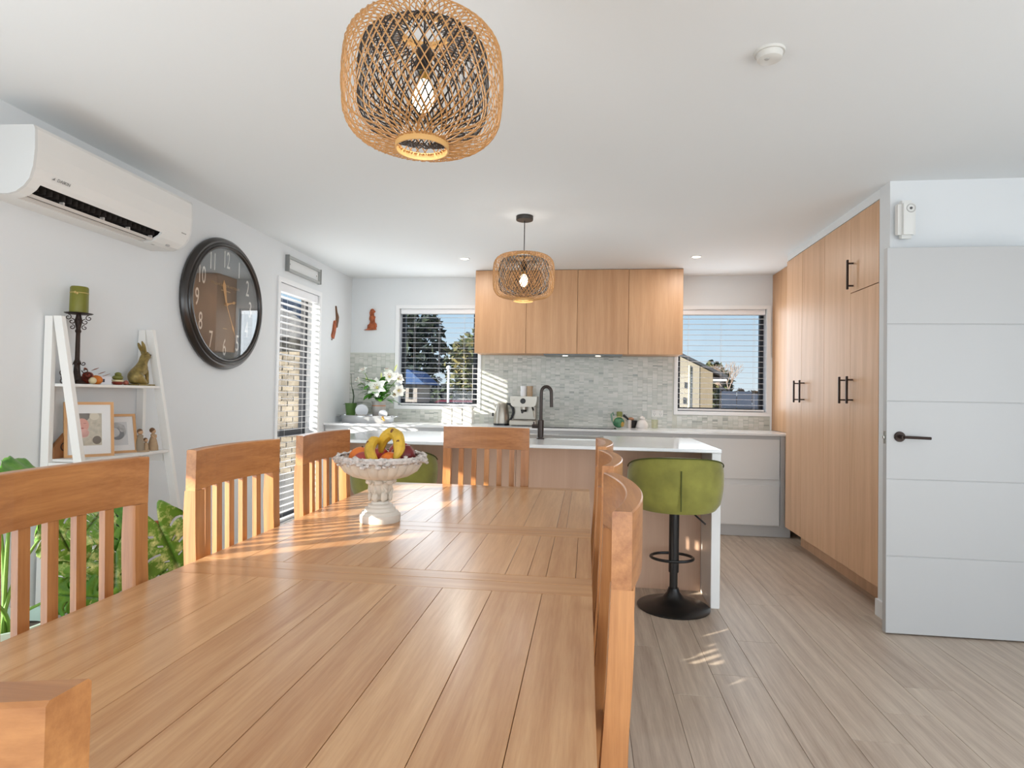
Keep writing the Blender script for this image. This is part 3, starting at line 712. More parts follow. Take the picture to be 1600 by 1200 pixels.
MB().ball((0, 0, 0), 0.0075).build('nozzle', mat('nozzle_grey', (90, 90, 90), 0.5), sf, (0.012, -0.073, 0.162))
ol = thing('power_outlet', 'white double power outlet on the splashback right of the teapot', 'outlet', (0.690, YB - 0.009, 1.04))
MB().bbox(-0.058, 0.058, -0.010, 0, -0.037, 0.037, 0.004).build('faceplate', WHITEP, ol)
for s in (-1, 1):
    w = MB().bbox(s * 0.028 - 0.006, s * 0.028 + 0.006, -0.013, -0.010, 0.010, 0.027, 0.001).build('rocker_switch', mat('sw', (215, 215, 214), 0.3), ol)
    p = MB()
    for (dx, dz) in ((-0.008, -0.006), (0.008, -0.006), (0, -0.02)): p.box(s * 0.028 + dx - 0.0014, s * 0.028 + dx + 0.0014, -0.0108, -0.010, dz - 0.005, dz + 0.005)
    p.build('socket_slots', BLACK, ol)

# ------------------------------------------------------------------ heat pump unit
AC0, AC1 = 2.115, 3.085
ac = thing('air_conditioner', 'white wall-mounted heat pump unit high on the left wall', 'air conditioner', (XL, AC0, 1.97))
L_ = AC1 - AC0
pr = [(0.0, 0.005), (0.14, 0.0), (0.175, 0.008), (0.21, 0.03), (0.235, 0.06), (0.25, 0.11), (0.256, 0.18), (0.253, 0.262), (0.245, 0.278), (0.0, 0.285)]
def slicepoly(ps, lo, hi): return ps
# body with a real opening for the outlet: front shell, bottom strips and side cheeks
front = [(0.226, 0.050), (0.238, 0.068), (0.25, 0.11), (0.256, 0.18), (0.253, 0.262), (0.245, 0.278), (0.0, 0.285), (0.0, 0.268), (0.236, 0.262), (0.242, 0.18), (0.237, 0.115), (0.218, 0.062)]
MB().prism(front, 0.012, L_ - 0.012, 'Y', smooth=False).build('front_panel', mat('ac_white', (226, 225, 222), 0.35), ac)
for ya, yb in ((0.0, 0.0118), (L_ - 0.0118, L_)): MB().prism(pr, ya, yb, 'Y').build('end_cap', mat('ac_end', (214, 215, 214), 0.35), ac)
bt = MB().prism([(0.0, 0.005), (0.118, 0.0), (0.118, 0.016), (0.0, 0.02)], 0.012, L_ - 0.012, 'Y')
for a, b in ((0.012, 0.058), (L_ - 0.20, L_ - 0.012)):
    bt.prism([(0.118, 0.0), (0.14, 0.0), (0.175, 0.008), (0.21, 0.03), (0.226, 0.050), (0.218, 0.062), (0.2, 0.04), (0.165, 0.02), (0.118, 0.016)], a, b, 'Y')
bt.build('bottom_shell', mat('ac_white', (226, 225, 222), 0.35), ac)
MB().prism([(0.01, 0.03), (0.12, 0.024), (0.16, 0.05), (0.19, 0.062), (0.225, 0.072), (0.22, 0.25), (0.01, 0.25)], 0.02, L_ - 0.02, 'Y').build('fan_housing', mat('ac_dark', (22, 18, 16), 0.8), ac)
v0 = MB().box(0.15, 0.19, 0, 0.002, 0.034, 0.056).build('airflow_vane', mat('vane', (46, 40, 36), 0.6), ac, (0, 0.085, 0))
for i in range(1, 22): inst(v0.data, 'airflow_vane', ac, (0, 0.085 + (L_ - 0.30) * i / 21, 0))
MB().prism([(0.158, 0.010), (0.168, 0.009), (0.176, 0.020), (0.170, 0.022)], 0.06, L_ - 0.202, 'Y').build('louvre_flap', mat('flap', (206, 200, 194), 0.4), ac)
MB().prism([(0.119, 0.004), (0.150, 0.005), (0.151, 0.010), (0.119, 0.010)], 0.06, L_ - 0.225, 'Y').build('louvre_flap', mat('flap', (206, 200, 194), 0.4), ac)
pg = MB()
for y in (0.22, 0.44, 0.60, L_ - 0.215): pg.box(0.155, 0.175, y, y + 0.007, 0.018, 0.034)
pg.build('flap_pegs', mat('flap', (206, 200, 194), 0.4), ac)
GREYP = mat('print_grey', (120, 120, 118), 0.5)
Mlogo = Matrix.Translation((0.2485, 0.145, 0.0895)) @ Matrix.Rotation(PI / 2, 4, 'Z') @ Matrix.Rotation(PI / 2 + 0.33, 4, 'X')
text_mesh('brand_mark', 'DAIKIN', 0.019, GREYP, ac, Mlogo @ Matrix.Translation((0, 0, 0.001)))
mk = MB().prism([(0, 0), (0.012, 0), (0.012, 0.012)], 0, 0.0006, 'Z', M=Mlogo @ Matrix.Translation((-0.056, -0.005, 0.001))).build('brand_triangle', GREYP, ac)
Mi = Matrix.Translation((0.2445, L_ - 0.06, 0.0855)) @ Matrix.Rotation(PI / 2, 4, 'Z') @ Matrix.Rotation(PI / 2 + 0.33, 4, 'X')
text_mesh('model_print', 'inverter', 0.012, GREYP, ac, Mi @ Matrix.Translation((0, 0, 0.003)))
sg = MB()
for (x, y) in ((0.13, L_ - 0.165), (0.175, L_ - 0.11), (0.145, L_ - 0.085)): sg.box(x, x + 0.012, y, y + 0.02, -0.0005 if x < 0.14 else 0.004, 0.01 if x < 0.14 else 0.012)
sg.build('indicator_marks', mat('mark', (170, 170, 168), 0.5), ac)
# power lead clip plate above: slim mounting strip
MB().box(-0.0, 0.012, 0.1, L_ - 0.1, 0.285, 0.292).build('mounting_plate', mat('ac_end', (214, 215, 214), 0.35), ac)

# ------------------------------------------------------------------ wall clock
clk = thing('wall_clock', 'large round black-framed wall clock with white numerals', 'clock', (XL, 3.765, 1.775))
RC = 0.445
MX = Matrix.Rotation(PI / 2, 4, 'Y')      # lathe axis z -> +x
prof = [(0.20, 0.0), (RC - 0.03, 0.0), (RC - 0.005, 0.006), (RC, 0.02), (RC - 0.006, 0.036), (RC - 0.022, 0.048), (RC - 0.034, 0.047), (RC - 0.038, 0.055), (RC - 0.047, 0.058), (RC - 0.054, 0.052), (RC - 0.058, 0.056), (RC - 0.066, 0.055), (RC - 0.070, 0.046), (RC - 0.072, 0.02), (0.20, 0.02)]
MB().lathe(prof, 72, MX, cap=False).build('frame', mat('clock_frame', (36, 30, 27), 0.28, coat=0.3), clk)
MB().lathe([(0.0005, 0.0), (RC - 0.073, 0.0), (RC - 0.073, 0.002), (0.0005, 0.002)], 64, MX).build('dial', mat('dial', (62, 64, 64), 0.6), clk, (0.0203, 0, 0))
WNUM = mat('numeral_cream', (232, 230, 222), 0.6); GOLD = mat('hand_gold', (206, 160, 104), 0.35, metal=0.4)
def wallM(y, z, x=0.0238, rot=0): return Matrix.Translation((x, y, z)) @ Matrix.Rotation(rot, 4, 'X') @ Matrix.Rotation(PI / 2, 4, 'Z') @ Matrix.Rotation(PI / 2, 4, 'X')
RN = 0.298
def serifnum(s_, h):
    """thin-and-thick numerals in the style of the dial, drawn as stroked outlines"""
    cu = bpy.data.curves
for n in range(1, 13):
    a = PI / 2 - 2 * PI * n / 12
    M = wallM(RN * math.cos(a), RN * math.sin(a)) @ Matrix.Diagonal((0.66, 1.3, 1, 1))
    text_mesh('numeral', str(n), 0.125, WNUM, clk, M)
text_mesh('maker_name', 'WILLIAM SUTTON ANTIQUES', 0.024, mat('print_tan', (170, 150, 122), 0.6), clk, wallM(0, 0.125))
MB().box(0.0236, 0.0242, -0.05, 0.05, 0.088, 0.094).build('printed_line', mat('print_tan', (170, 150, 122), 0.6), clk)
MB().box(0.0236, 0.0242, -0.022, 0.022, -0.168, -0.163).build('printed_line', mat('print_tan', (170, 150, 122), 0.6), clk)
def hand(name, ang, length, w, x, tail=0.0):
    M = Matrix.Translation((x, 0, 0)) @ Matrix.Rotation(-ang, 4, 'X')
    # pointing +z, in plane y-z
    pts = [(-w * 0.3, -tail), (w * 0.3, -tail), (w * 0.45, length * 0.2), (w * 0.3, length * 0.6), (w, length * 0.74), (w * 0.2, length * 0.84), (0, length), (-w * 0.2, length * 0.84), (-w, length * 0.74), (-w * 0.3, length * 0.6), (-w * 0.45, length * 0.2)]
    MB().prism(pts, 0, 0.0015, 'X', M=M).build(name, GOLD, clk)
hand('hour_hand', math.radians(75), 0.125, 0.011, 0.028)
hand('minute_hand', math.radians(152), 0.24, 0.008, 0.031)
MB().prism([(-0.006, 0), (0.006, 0), (0.018, 0.13), (0.004, 0.165), (-0.018, 0.13)], 0, 0.0015, 'X', M=Matrix.Translation((0.031, 0, 0)) @ Matrix.Rotation(math.radians(14), 4, 'X')).build('hand_tail', GOLD, clk)
MB().lathe([(0.0005, 0), (0.011, 0), (0.011, 0.014), (0.0005, 0.014)], 20, MX).build('hub', GOLD, clk, (0.024, 0, 0))
MB().lathe([(0.0005, 0.0), (RC - 0.0725, 0.0), (RC - 0.0725, 0.002), (0.0005, 0.002)], 64, MX).build('glass', glassmat('clock_glass', (0.97, 0.97, 0.97), 1.0, 2.1), clk, (0.043, 0, 0))

# slim framed strip above the left window
vf = thing('wall_vent', 'slim silver-framed white rectangle mounted above the narrow left window', 'wall vent', (XL, 4.895, 2.25))
GV = mat('silver_frame', (168, 170, 168), 0.4)
frame_rect(MB(), -0.30, 0.30, -0.065, 0.065, 0.022, 0, 0.03, 'X').build('frame', GV, vf)
MB().box(0, 0.012, -0.278, 0.278, -0.043, 0.043).build('inset_panel', mat('inset', (222, 223, 222), 0.4), vf)
for s in (-1, 1): MB().lathe([(0.0005, 0), (0.006, 0), (0.005, 0.003), (0.0005, 0.003)], 12, MX).build('screw', mat('screw', (120, 122, 120), 0.4), vf, (0.012, s * 0.245, 0))
for s in (-1, 1): MB().bbox(0, 0.036, s * 0.295 - 0.006, s * 0.295 + 0.006, -0.068, 0.068, 0.001).build('end_bar', mat('bar', (134, 136, 134), 0.4), vf)

# carved wall figures
RUST = mat('carved_wood', (164, 84, 44), 0.55, bump=0.8, bscale=60, var=0.45, vscale=30); BRN = mat('carved_dark', (110, 74, 48), 0.6, bump=0.5, bscale=90, var=0.4, vscale=25)
wa = thing('wall_carving', 'two-piece carved wooden wall ornament on the left wall near the corner', 'wall art', (XL, 5.54, 1.88))
o1 = [(0.045, 0.165), (0.052, 0.16), (0.075, 0.105), (0.095, 0.085), (0.112, 0.062), (0.105, 0.02), (0.082, -0.045), (0.068, -0.04), (0.058, 0.005), (0.066, 0.05), (0.058, 0.10)]
o2 = [(0.03, 0.02), (0.045, 0.01), (0.058, -0.04), (0.045, -0.06), (0.04, -0.09), (0.022, -0.13), (0.006, -0.165), (-0.03, -0.155), (-0.035, -0.13), (-0.01, -0.08), (0.0, -0.03), (0.012, 0.01)]
MB().prism(o1, 0.0, 0.014, 'X').build('upper_piece', BRN, wa); MB().prism(o2, 0.0, 0.016, 'X').build('lower_piece', RUST, wa)
MB().prism([(-0.028, -0.168), (-0.018, -0.166), (-0.024, -0.18)], 0, 0.01, 'X').build('small_piece', BRN, wa)
wf = thing('wall_figure', 'reddish carved wooden seated figure on the back wall in the corner', 'wall art', (-2.25, YB, 1.965))
fo = [(-0.088, -0.112), (-0.05, -0.10), (-0.046, -0.06), (-0.028, -0.048), (-0.018, -0.02), (-0.03, 0.0), (-0.022, 0.03), (-0.028, 0.07), (-0.018, 0.10), (0.004, 0.113), (0.018, 0.10), (0.032, 0.086), (0.028, 0.074), (0.016, 0.07), (0.02, 0.04), (0.034, 0.028), (0.028, 0.0), (0.03, -0.03), (0.048, -0.045), (0.052, -0.075), (0.044, -0.09), (0.05, -0.108), (0.0, -0.113)]
MB().prism(fo, -0.018, 0, 'Y').build('carved_body', RUST, wf)
MB().ball((0.004, -0.02, 0.085), 0.026, sc_=(1, 0.5, 1)).ball((0.0, -0.022, 0.01), 0.028, sc_=(1, 0.5, 1.5)).ball((0.0, -0.022, -0.08), 0.035, sc_=(1.1, 0.5, 0.8)).build('carved_relief', RUST, wf)

# ------------------------------------------------------------------ ladder shelf
ls = thing('ladder_shelf', 'white A-frame ladder shelf unit under the heat pump', 'shelf', (XL, 2.725, 0))
Y0, Y1 = -0.275, 0.275
def legbar(x0, z0, x1, z1, yc, w, t_):
    # leg from (x0,z0) to (x1,z1) in x-z plane, width w in x, thickness t_ in y
    return MB().prism([(x0 - w / 2, z0), (x0 + w / 2, z0), (x1 + w / 2, z1), (x1 - w / 2, z1)], yc - t_ / 2, yc + t_ / 2, 'Y')
for yc in (Y0 - 0.012, Y1 + 0.012):
    legbar(0.030, 0, 0.030, 1.515, yc, 0.040, 0.022).build('rear_upright', LADW, ls)
    legbar(0.36, 0, 0.073, 1.515, yc, 0.042, 0.022).build('front_leg', LADW, ls)
    MB().box(0.0505, 0.176, yc - 0.009, yc + 0.009, 0.795, 0.843).build('side_rail', LADW, ls)
    MB().box(0.0505, 0.262, yc - 0.009, yc + 0.009, 0.33, 0.40).build('side_rail', LADW, ls)
for z, d in ((1.205, 0.150), (0.858, 0.215), (0.42, 0.295)):
    MB().bbox(0.003, d, Y0, Y1, z - 0.014, z, 0.002).build('shelf_board', LADW, ls)
def onshelf(name, label, cat, x, y, z, rz=0, group=None): return thing(name, label, cat, (XL + x, y, z), rz, group)
S1 = 1.205; S2 = 0.858
cs = onshelf('candlestick', 'tall wrought iron candlestick with scrollwork on the top shelf', 'candlestick', 0.085, 2.529, S1)
mb = MB()
mb.lathe([(0.001, 0), (0.045, 0), (0.02, 0.02), (0.014, 0.05), (0.012, 0.09), (0.016, 0.10), (0.010, 0.115), (0.009, 0.24), (0.013, 0.25), (0.009, 0.26), (0.016, 0.30), (0.012, 0.315), (0.010, 0.328), (0.001, 0.328)], 16); mb.build('stem', IRON, cs)
MB().lathe([(0.001, 0.328), (0.052, 0.331), (0.058, 0.335), (0.052, 0.336), (0.001, 0.334)], 28).build('drip_plate', IRON, cs)
def scroll(cx, cz, r, turns, a0, d): return [(cx + d * r * (1 - t * 0.75) * math.cos(a0 + t * turns * 2 * PI), 0, cz + r * (1 - t * 0.75) * math.sin(a0 + t * turns * 2 * PI)) for t in [i / 16 for i in range(17)]]
sm_ = MB()
for k2 in range(4):
    Mr = Matrix.Rotation(PI / 2 * k2 + PI / 4, 4, 'Z')
    for (cx, cz, r, a0) in ((0.040, 0.314, 0.014, PI / 2), (0.026, 0.295, 0.014, PI / 2), (0.024, 0.268, 0.012, PI / 2), (0.024, 0.098, 0.010, PI), (0.032, 0.065, 0.014, PI), (0.046, 0.045, 0.016, PI)):
        sm_.tube(scroll(cx, cz, r, 1.1, a0, 1), 0.002, 5, M=Mr)
sm_.build('scrollwork', IRON, cs)
cn = onshelf('candle', 'olive green pillar candle tied with string on the iron candlestick', 'candle', 0.085, 2.529, S1 + 0.3365)
bmx = MB().lathe([(0.001, 0.0), (0.037, 0.0), (0.038, 0.004), (0.037, 0.118), (0.033, 0.124), (0.020, 0.119), (0.001, 0.117)], 28); bmx.build('wax', mat('olive_wax', (112, 112, 30), 0.45, trans=0.2, var=0.15), cn)
MB().lathe([(0.0377, 0.092), (0.0388, 0.0935), (0.0377, 0.095)], 28, cap=False).build('string', mat('string', (196, 170, 110), 0.8), cn)
MB().ball((0.012, -0.036, 0.093), 0.006, sub=1).ball((0.02, -0.034, 0.088), 0.005, sub=1).ball((0.0, 0.0, 0.118), 0.002, sub=1).build('bow', mat('string', (196, 170, 110), 0.8), cn)
pk = onshelf('autumn_ornament', 'orange and red pumpkin cluster ornament at the foot of the candlestick', 'ornament', 0.092, 2.604, S1)
PO = mat('pumpkin_orange', (206, 116, 30), 0.5); PR = mat('berry_red', (128, 42, 20), 0.45); PC = mat('cream_bead', (214, 200, 160), 0.4)
def pumpkin(c, r, m, nm):
    bm = bmesh.new(); bmesh.ops.create_uvsphere(bm, u_segments=24, v_segments=10, radius=1)
    for v in bm.verts:
        a = math.atan2(v.co.y, v.co.x); f = 1 - 0.13 * abs(math.cos(a * 4)) ** 3
        v.co = Vector((c[0] + v.co.x * r * f, c[1] + v.co.y * r * f, c[2] + v.co.z * r * 0.78))
    MB().bm(bm).build(nm, m, pk)
pumpkin((0.0, 0.028, 0.022), 0.03, PO, 'pumpkin'); pumpkin((0.0, -0.02, 0.042), 0.024, PR, 'pumpkin'); pumpkin((-0.02, 0.0, 0.025), 0.03, PR, 'pumpkin')
MB().ball((0.028, -0.022, 0.018), 0.017).build('cream_ball', PC, pk)
lf = MB()
for (x, y, z, a) in ((0, 0.0, 0.066, 0.3), (0.01, 0.03, 0.05, 1.2), (0.0, -0.03, 0.066, 2.5), (0.02, 0.045, 0.04, 0.9)):
    lf.prism([(0, 0), (0.02, 0.008), (0.036, 0), (0.02, -0.008)], 0, 0.0015, 'Z', M=Matrix.Translation((x, y, z)) @ Matrix.Rotation(a, 4, 'Z') @ Matrix.Rotation(-0.4, 4, 'Y'))
lf.build('leaves', mat('leaf_brown', (140, 70, 30), 0.6), pk)
wi = onshelf('wire_ornament', 'small dark scrolled metal ornament at the left end of the top shelf', 'ornament', 0.070, 2.468, S1)
w_ = MB()
for (cy, cz, r) in ((0, 0.012, 0.011), (0.004, 0.03, 0.012), (-0.002, 0.05, 0.013), (0.012, 0.02, 0.009), (0.0, 0.068, 0.010)): w_.tube([(0, cy + r * math.cos(a), cz + r * math.sin(a)) for a in [2 * PI * i / 14 for i in range(14)]], 0.0022, 5, closed=True)
w_.build('wirework', IRON, wi)
cb = onshelf('small_box', 'small white box with a dark printed square on the top shelf', 'box', 0.09, 2.677, S1)
MB().bbox(-0.02, 0.02, -0.033, 0.033, 0, 0.042, 0.002).build('carton', mat('card_white', (222, 222, 228), 0.6), cb)
MB().box(0.0205, 0.021, -0.030, -0.012, 0.012, 0.028).build('printed_square', mat('ink', (50, 46, 60), 0.6), cb)
bg_ = onshelf('layered_figurine', 'little green cream and red layered figurine left of the brass rabbit', 'figurine', 0.09, 2.771, S1)
MB().lathe([(0.001, 0.0), (0.02, 0.002), (0.026, 0.01), (0.022, 0.018), (0.001, 0.018)], 20).build('red_base', PR, bg_)
MB().lathe([(0.001, 0.016), (0.026, 0.018), (0.026, 0.026), (0.001, 0.028)], 20).build('cream_layer', PC, bg_)
MB().ball((0, 0, 0.038), 0.025, sc_=(1, 1, 0.6)).ball((0, 0.002, 0.055), 0.016, sc_=(1, 1, 0.7)).build('green_top', mat('moss_green', (110, 112, 44), 0.5), bg_)
MB().ball((0.012, 0.04, 0.012), 0.014, sub=1).ball((0.0, 0.058, 0.014), 0.013, sub=1).build('red_beads', mat('dull_red', (160, 90, 70), 0.5), bg_)
# rabbit: one skinned body, facing the far end (+y)
BRS = mat('aged_brass', (136, 118, 66), 0.42, metal=0.35, bump=0.9, bscale=55, var=0.4, vscale=40)
rbz = onshelf('rabbit_statue', 'aged brass rabbit statue sitting upright on the top shelf', 'statue', 0.085, 2.925, S1)
def skin(name, verts, edges, radii, m, parent, sub=2, root=0):
    me = bpy.data.meshes.new(name); me.from_pydata(verts, edges, [])
    o = bpy.data.objects.new(name, me); COL.objects.link(o)
    md = o.modifiers.new('s', 'SKIN'); md.use_smooth_shade = True
    for i, r in enumerate(radii):
        r = r if isinstance(r, tuple) else (r, r); me.skin_vertices[0].data[i].radius = r
    me.skin_vertices[0].data[root].use_root = True
    s2 = o.modifiers.new('u', 'SUBSURF'); s2.levels = sub; s2.render_levels = sub
    dg = bpy.context.evaluated_depsgraph_get(); nm = bpy.data.meshes.new_from_object(o.evaluated_get(dg))
    bpy.data.objects.remove(o)
    nm.name = name; nm.materials.clear(); nm.materials.append(m)
    for p in nm.polygons: p.use_smooth = True
    o = bpy.data.objects.new(name, nm); COL.objects.link(o); o.parent = parent
    return o
V = [(0, -0.028, 0.045), (0, -0.005, 0.085), (0, 0.022, 0.118), (0, 0.036, 0.150), (0, 0.052, 0.166), (0, 0.074, 0.160),
     (0.012, 0.022, 0.185), (0.018, 0.002, 0.215), (0.018, -0.012, 0.240), (-0.012, 0.030, 0.185), (-0.016, 0.014, 0.213), (-0.016, 0.002, 0.232),
     (0.018, 0.028, 0.085), (0.018, 0.034, 0.045), (0.018, 0.040, 0.008), (-0.018, 0.028, 0.085), (-0.018, 0.034, 0.045), (-0.018, 0.040, 0.008),
     (0.026, -0.018, 0.030), (0.028, 0.018, 0.010), (-0.026, -0.018, 0.030), (-0.028, 0.018, 0.010), (0, -0.062, 0.030)]
Ed = [(0, 1), (1, 2), (2, 3), (3, 4), (4, 5), (3, 6), (6, 7), (7, 8), (3, 9), (9, 10), (10, 11), (1, 12), (12, 13), (13, 14), (1, 15), (15, 16), (16, 17), (0, 18), (18, 19), (0, 20), (20, 21), (0, 22)]
Rr = [0.040, 0.036, 0.020, 0.020, 0.021, 0.012, 0.008, 0.011, 0.003, 0.008, 0.011, 0.003, 0.014, 0.009, 0.008, 0.014, 0.009, 0.008, 0.024, 0.010, 0.024, 0.010, 0.012]
skin('body', V, Ed, Rr, BRS, rbz)
ey = MB(); [ey.ball((s * 0.019, 0.056, 0.169), 0.0035, sub=1) for s in (-1, 1)]; ey.build('eyes', BLACK, rbz)
MB().box(-0.045, 0.045, -0.055, 0.062, 0, 0.008).build('plinth', BRS, rbz)
# picture frames leaning back on the middle shelf
FRW = mat('frame_oak', (206, 158, 108), 0.45, var=0.08, vscale=8); MATT = mat('mount_white', (232, 231, 230), 0.7)
def picture(name, label, x, y, w, h, rz, lean, fw, rgbs, mount, frm=None):
    t = onshelf(name, label, 'picture frame', x, y, S2, 0)
    t.rotation_euler = (0, 0, rz)
    M = Matrix.Rotation(-lean, 4, 'Y')   # face +x, lean back
    f = MB()
    for (a, b, c, d) in ((-w / 2, w / 2, h - fw, h), (-w / 2, w / 2, 0, fw), (-w / 2, -w / 2 + fw, fw, h - fw), (w / 2 - fw, w / 2, fw, h - fw)): f.box(-0.018, 0, a, b, c, d, M=M)
    f.build('frame', frm or FRW, t)
    MB().box(-0.016, -0.004, -w / 2 + fw, w / 2 - fw, fw, h - fw, M=M).build('mount', MATT, t)
    iw, ih = w / 2 - mount[0], h - 2 * mount[1]
    MB().box(-0.004, -0.0034, -iw, iw, mount[1], h - mount[1], M=M).build('photo_print', rgbs[0][4], t)
    for i, (cy, cz, ry, rz2, m_) in enumerate(rgbs[1:]):
        pts = [(cy + ry * math.cos(a), cz + rz2 * math.sin(a)) for a in [2 * PI * q / 20 for q in range(20)]]
        pts = [(max(-iw, min(iw, p)), max(mount[1], min(h - mount[1], q))) for p, q in pts]
        MB().prism(pts, -0.0034 + i * 0.0001, -0.0032 + i * 0.0001, 'X', M=M).build('photo_shape', m_, t)
    MB().box(-0.0030, -0.0022, -w / 2 + fw, w / 2 - fw, fw, h - fw, M=M).build('glass', glassmat('picture_glass', (0.99, 0.99, 0.99), 1.0, 1.5), t)
    return t
c_bl = mat('print_blanket', (186, 176, 156), 0.7, var=0.15, vscale=60); c_dk = mat('print_shadow', (110, 98, 86), 0.7); c_pk = mat('print_skin', (214, 150, 132), 0.7); c_pk2 = mat('print_pink', (226, 172, 160), 0.7)
picture('baby_photo_frame', 'larger oak frame with a white mount and a colour photo of a swaddled newborn', 0.13, 2.570, 0.20, 0.265, -0.62, 0.16, 0.013,
        [(0, 0, 0, 0, c_bl), (-0.028, 0.20, 0.03, 0.03, c_dk), (-0.03, 0.152, 0.028, 0.034, c_pk), (-0.025, 0.115, 0.024, 0.022, c_pk2), (0.02, 0.195, 0.02, 0.018, mat('print_cloth', (206, 198, 180), 0.7)), (0.03, 0.08, 0.018, 0.02, c_dk), (-0.040, 0.160, 0.006, 0.0015, mat('print_lid', (170, 108, 94), 0.7)), (-0.018, 0.162, 0.006, 0.0015, mat('print_lid', (170, 108, 94), 0.7)), (-0.029, 0.138, 0.007, 0.003, mat('print_lip', (176, 92, 86), 0.7))], (0.05, 0.055))
g1 = mat('print_grey_mid', (176, 178, 180), 0.7, var=0.2, vscale=60); g2 = mat('print_grey_light', (206, 208, 210), 0.7); g3 = mat('print_grey_dark', (128, 130, 134), 0.7)
picture('grey_photo_frame', 'smaller oak frame with a black and white baby photo, leaning beside the larger one', 0.125, 2.757, 0.175, 0.205, -0.50, 0.26, 0.013,
        [(0, 0, 0, 0, g2), (-0.005, 0.115, 0.045, 0.045, g1), (0.0, 0.10, 0.03, 0.03, g3), (-0.012, 0.108, 0.022, 0.024, g2), (0.022, 0.13, 0.014, 0.02, g1)], (0.042, 0.042))
wb = onshelf('wooden_block', 'brown wooden house-shaped block with a dark letter behind the baby photo', 'ornament', 0.045, 2.49, S2)
MB().prism([(-0.04, 0), (0.05, 0), (0.05, 0.08), (0.025, 0.115), (-0.04, 0.05)], -0.012, 0.012, 'X').build('block', mat('block_brown', (140, 92, 54), 0.6), wb)
text_mesh('dark_letter', 'C', 0.06, BLACK, wb, Matrix.Translation((0.0125, 0.01, 0.05)) @ Matrix.Rotation(PI / 2, 4, 'Z') @ Matrix.Rotation(PI / 2, 4, 'X'))
# carved family figures
FIG = mat('carved_figure', (176, 150, 118), 0.7, var=0.12, vscale=30); HAIR = mat('figure_hair', (112, 80, 52), 0.7); SKN = mat('figure_face', (196, 160, 126), 0.7)
fg = onshelf('family_figurine', 'carved pale wood couple-and-child figurine at the right of the middle shelf', 'figurine', 0.165, 2.862, S2)
MB().lathe([(0.001, 0), (0.034, 0), (0.034, 0.008), (0.001, 0.008)], 20).build('base', FIG, fg)
MB().lathe([(0.001, 0.006), (0.020, 0.008), (0.018, 0.05), (0.013, 0.078), (0.015, 0.084), (0.007, 0.092), (0.001, 0.092)], 16).build('tall_body', mat('figure_grey', (150, 136, 116), 0.7), fg, (0, -0.016, 0))
MB().ball((0, -0.016, 0.103), 0.013).build('head', SKN, fg); MB().ball((-0.003, -0.016, 0.108), 0.0135).build('hair', HAIR, fg)
MB().lathe([(0.001, 0.006), (0.014, 0.008), (0.012, 0.03), (0.009, 0.045), (0.001, 0.050)], 14).build('child_body', FIG, fg, (0.008, 0.016, 0))
MB().ball((0.008, 0.016, 0.058), 0.0105).build('child_head', SKN, fg); MB().ball((0.005, 0.016, 0.062), 0.0105).build('child_hair', HAIR, fg)
f2 = onshelf('mother_figurine', 'single carved wooden woman figurine at the right end of the middle shelf', 'figurine', 0.16, 2.946, S2)
MB().lathe([(0.001, 0), (0.027, 0.0), (0.026, 0.02), (0.018, 0.055), (0.011, 0.075), (0.013, 0.084), (0.006, 0.092), (0.001, 0.092)], 18).build('dress', FIG, f2)
MB().ball((0, 0, 0.102), 0.013).build('head', SKN, f2); MB().ball((-0.004, -0.003, 0.108), 0.014).ball((-0.006, 0.012, 0.10), 0.006, sub=1).build('hair', HAIR, f2)
MB().tube([(0.003, -0.014, 0.08), (0.012, -0.006, 0.065), (0.013, 0.006, 0.07), (0.006, 0.014, 0.082)], 0.004, 6).build('arms', SKN, f2)
bp_ = onshelf('black_pot', 'small black pot on the lowest shelf of the ladder shelf', 'pot', 0.19, 2.70, 0.42)
MB().lathe([(0.001, 0), (0.05, 0), (0.065, 0.14), (0.068, 0.155), (0.060, 0.155), (0.055, 0.13), (0.001, 0.13)], 24).build('pot_wall', BLACK, bp_)

tpt = onshelf('terracotta_bowl', 'small terracotta bowl at the right end of the lowest shelf', 'bowl', 0.20, 2.915, 0.42)
MB().lathe([(0.001, 0), (0.035, 0), (0.062, 0.05), (0.066, 0.055), (0.058, 0.055), (0.033, 0.01), (0.001, 0.01)], 24).build('bowl_wall', mat('terracotta', (190, 108, 70), 0.7), tpt)
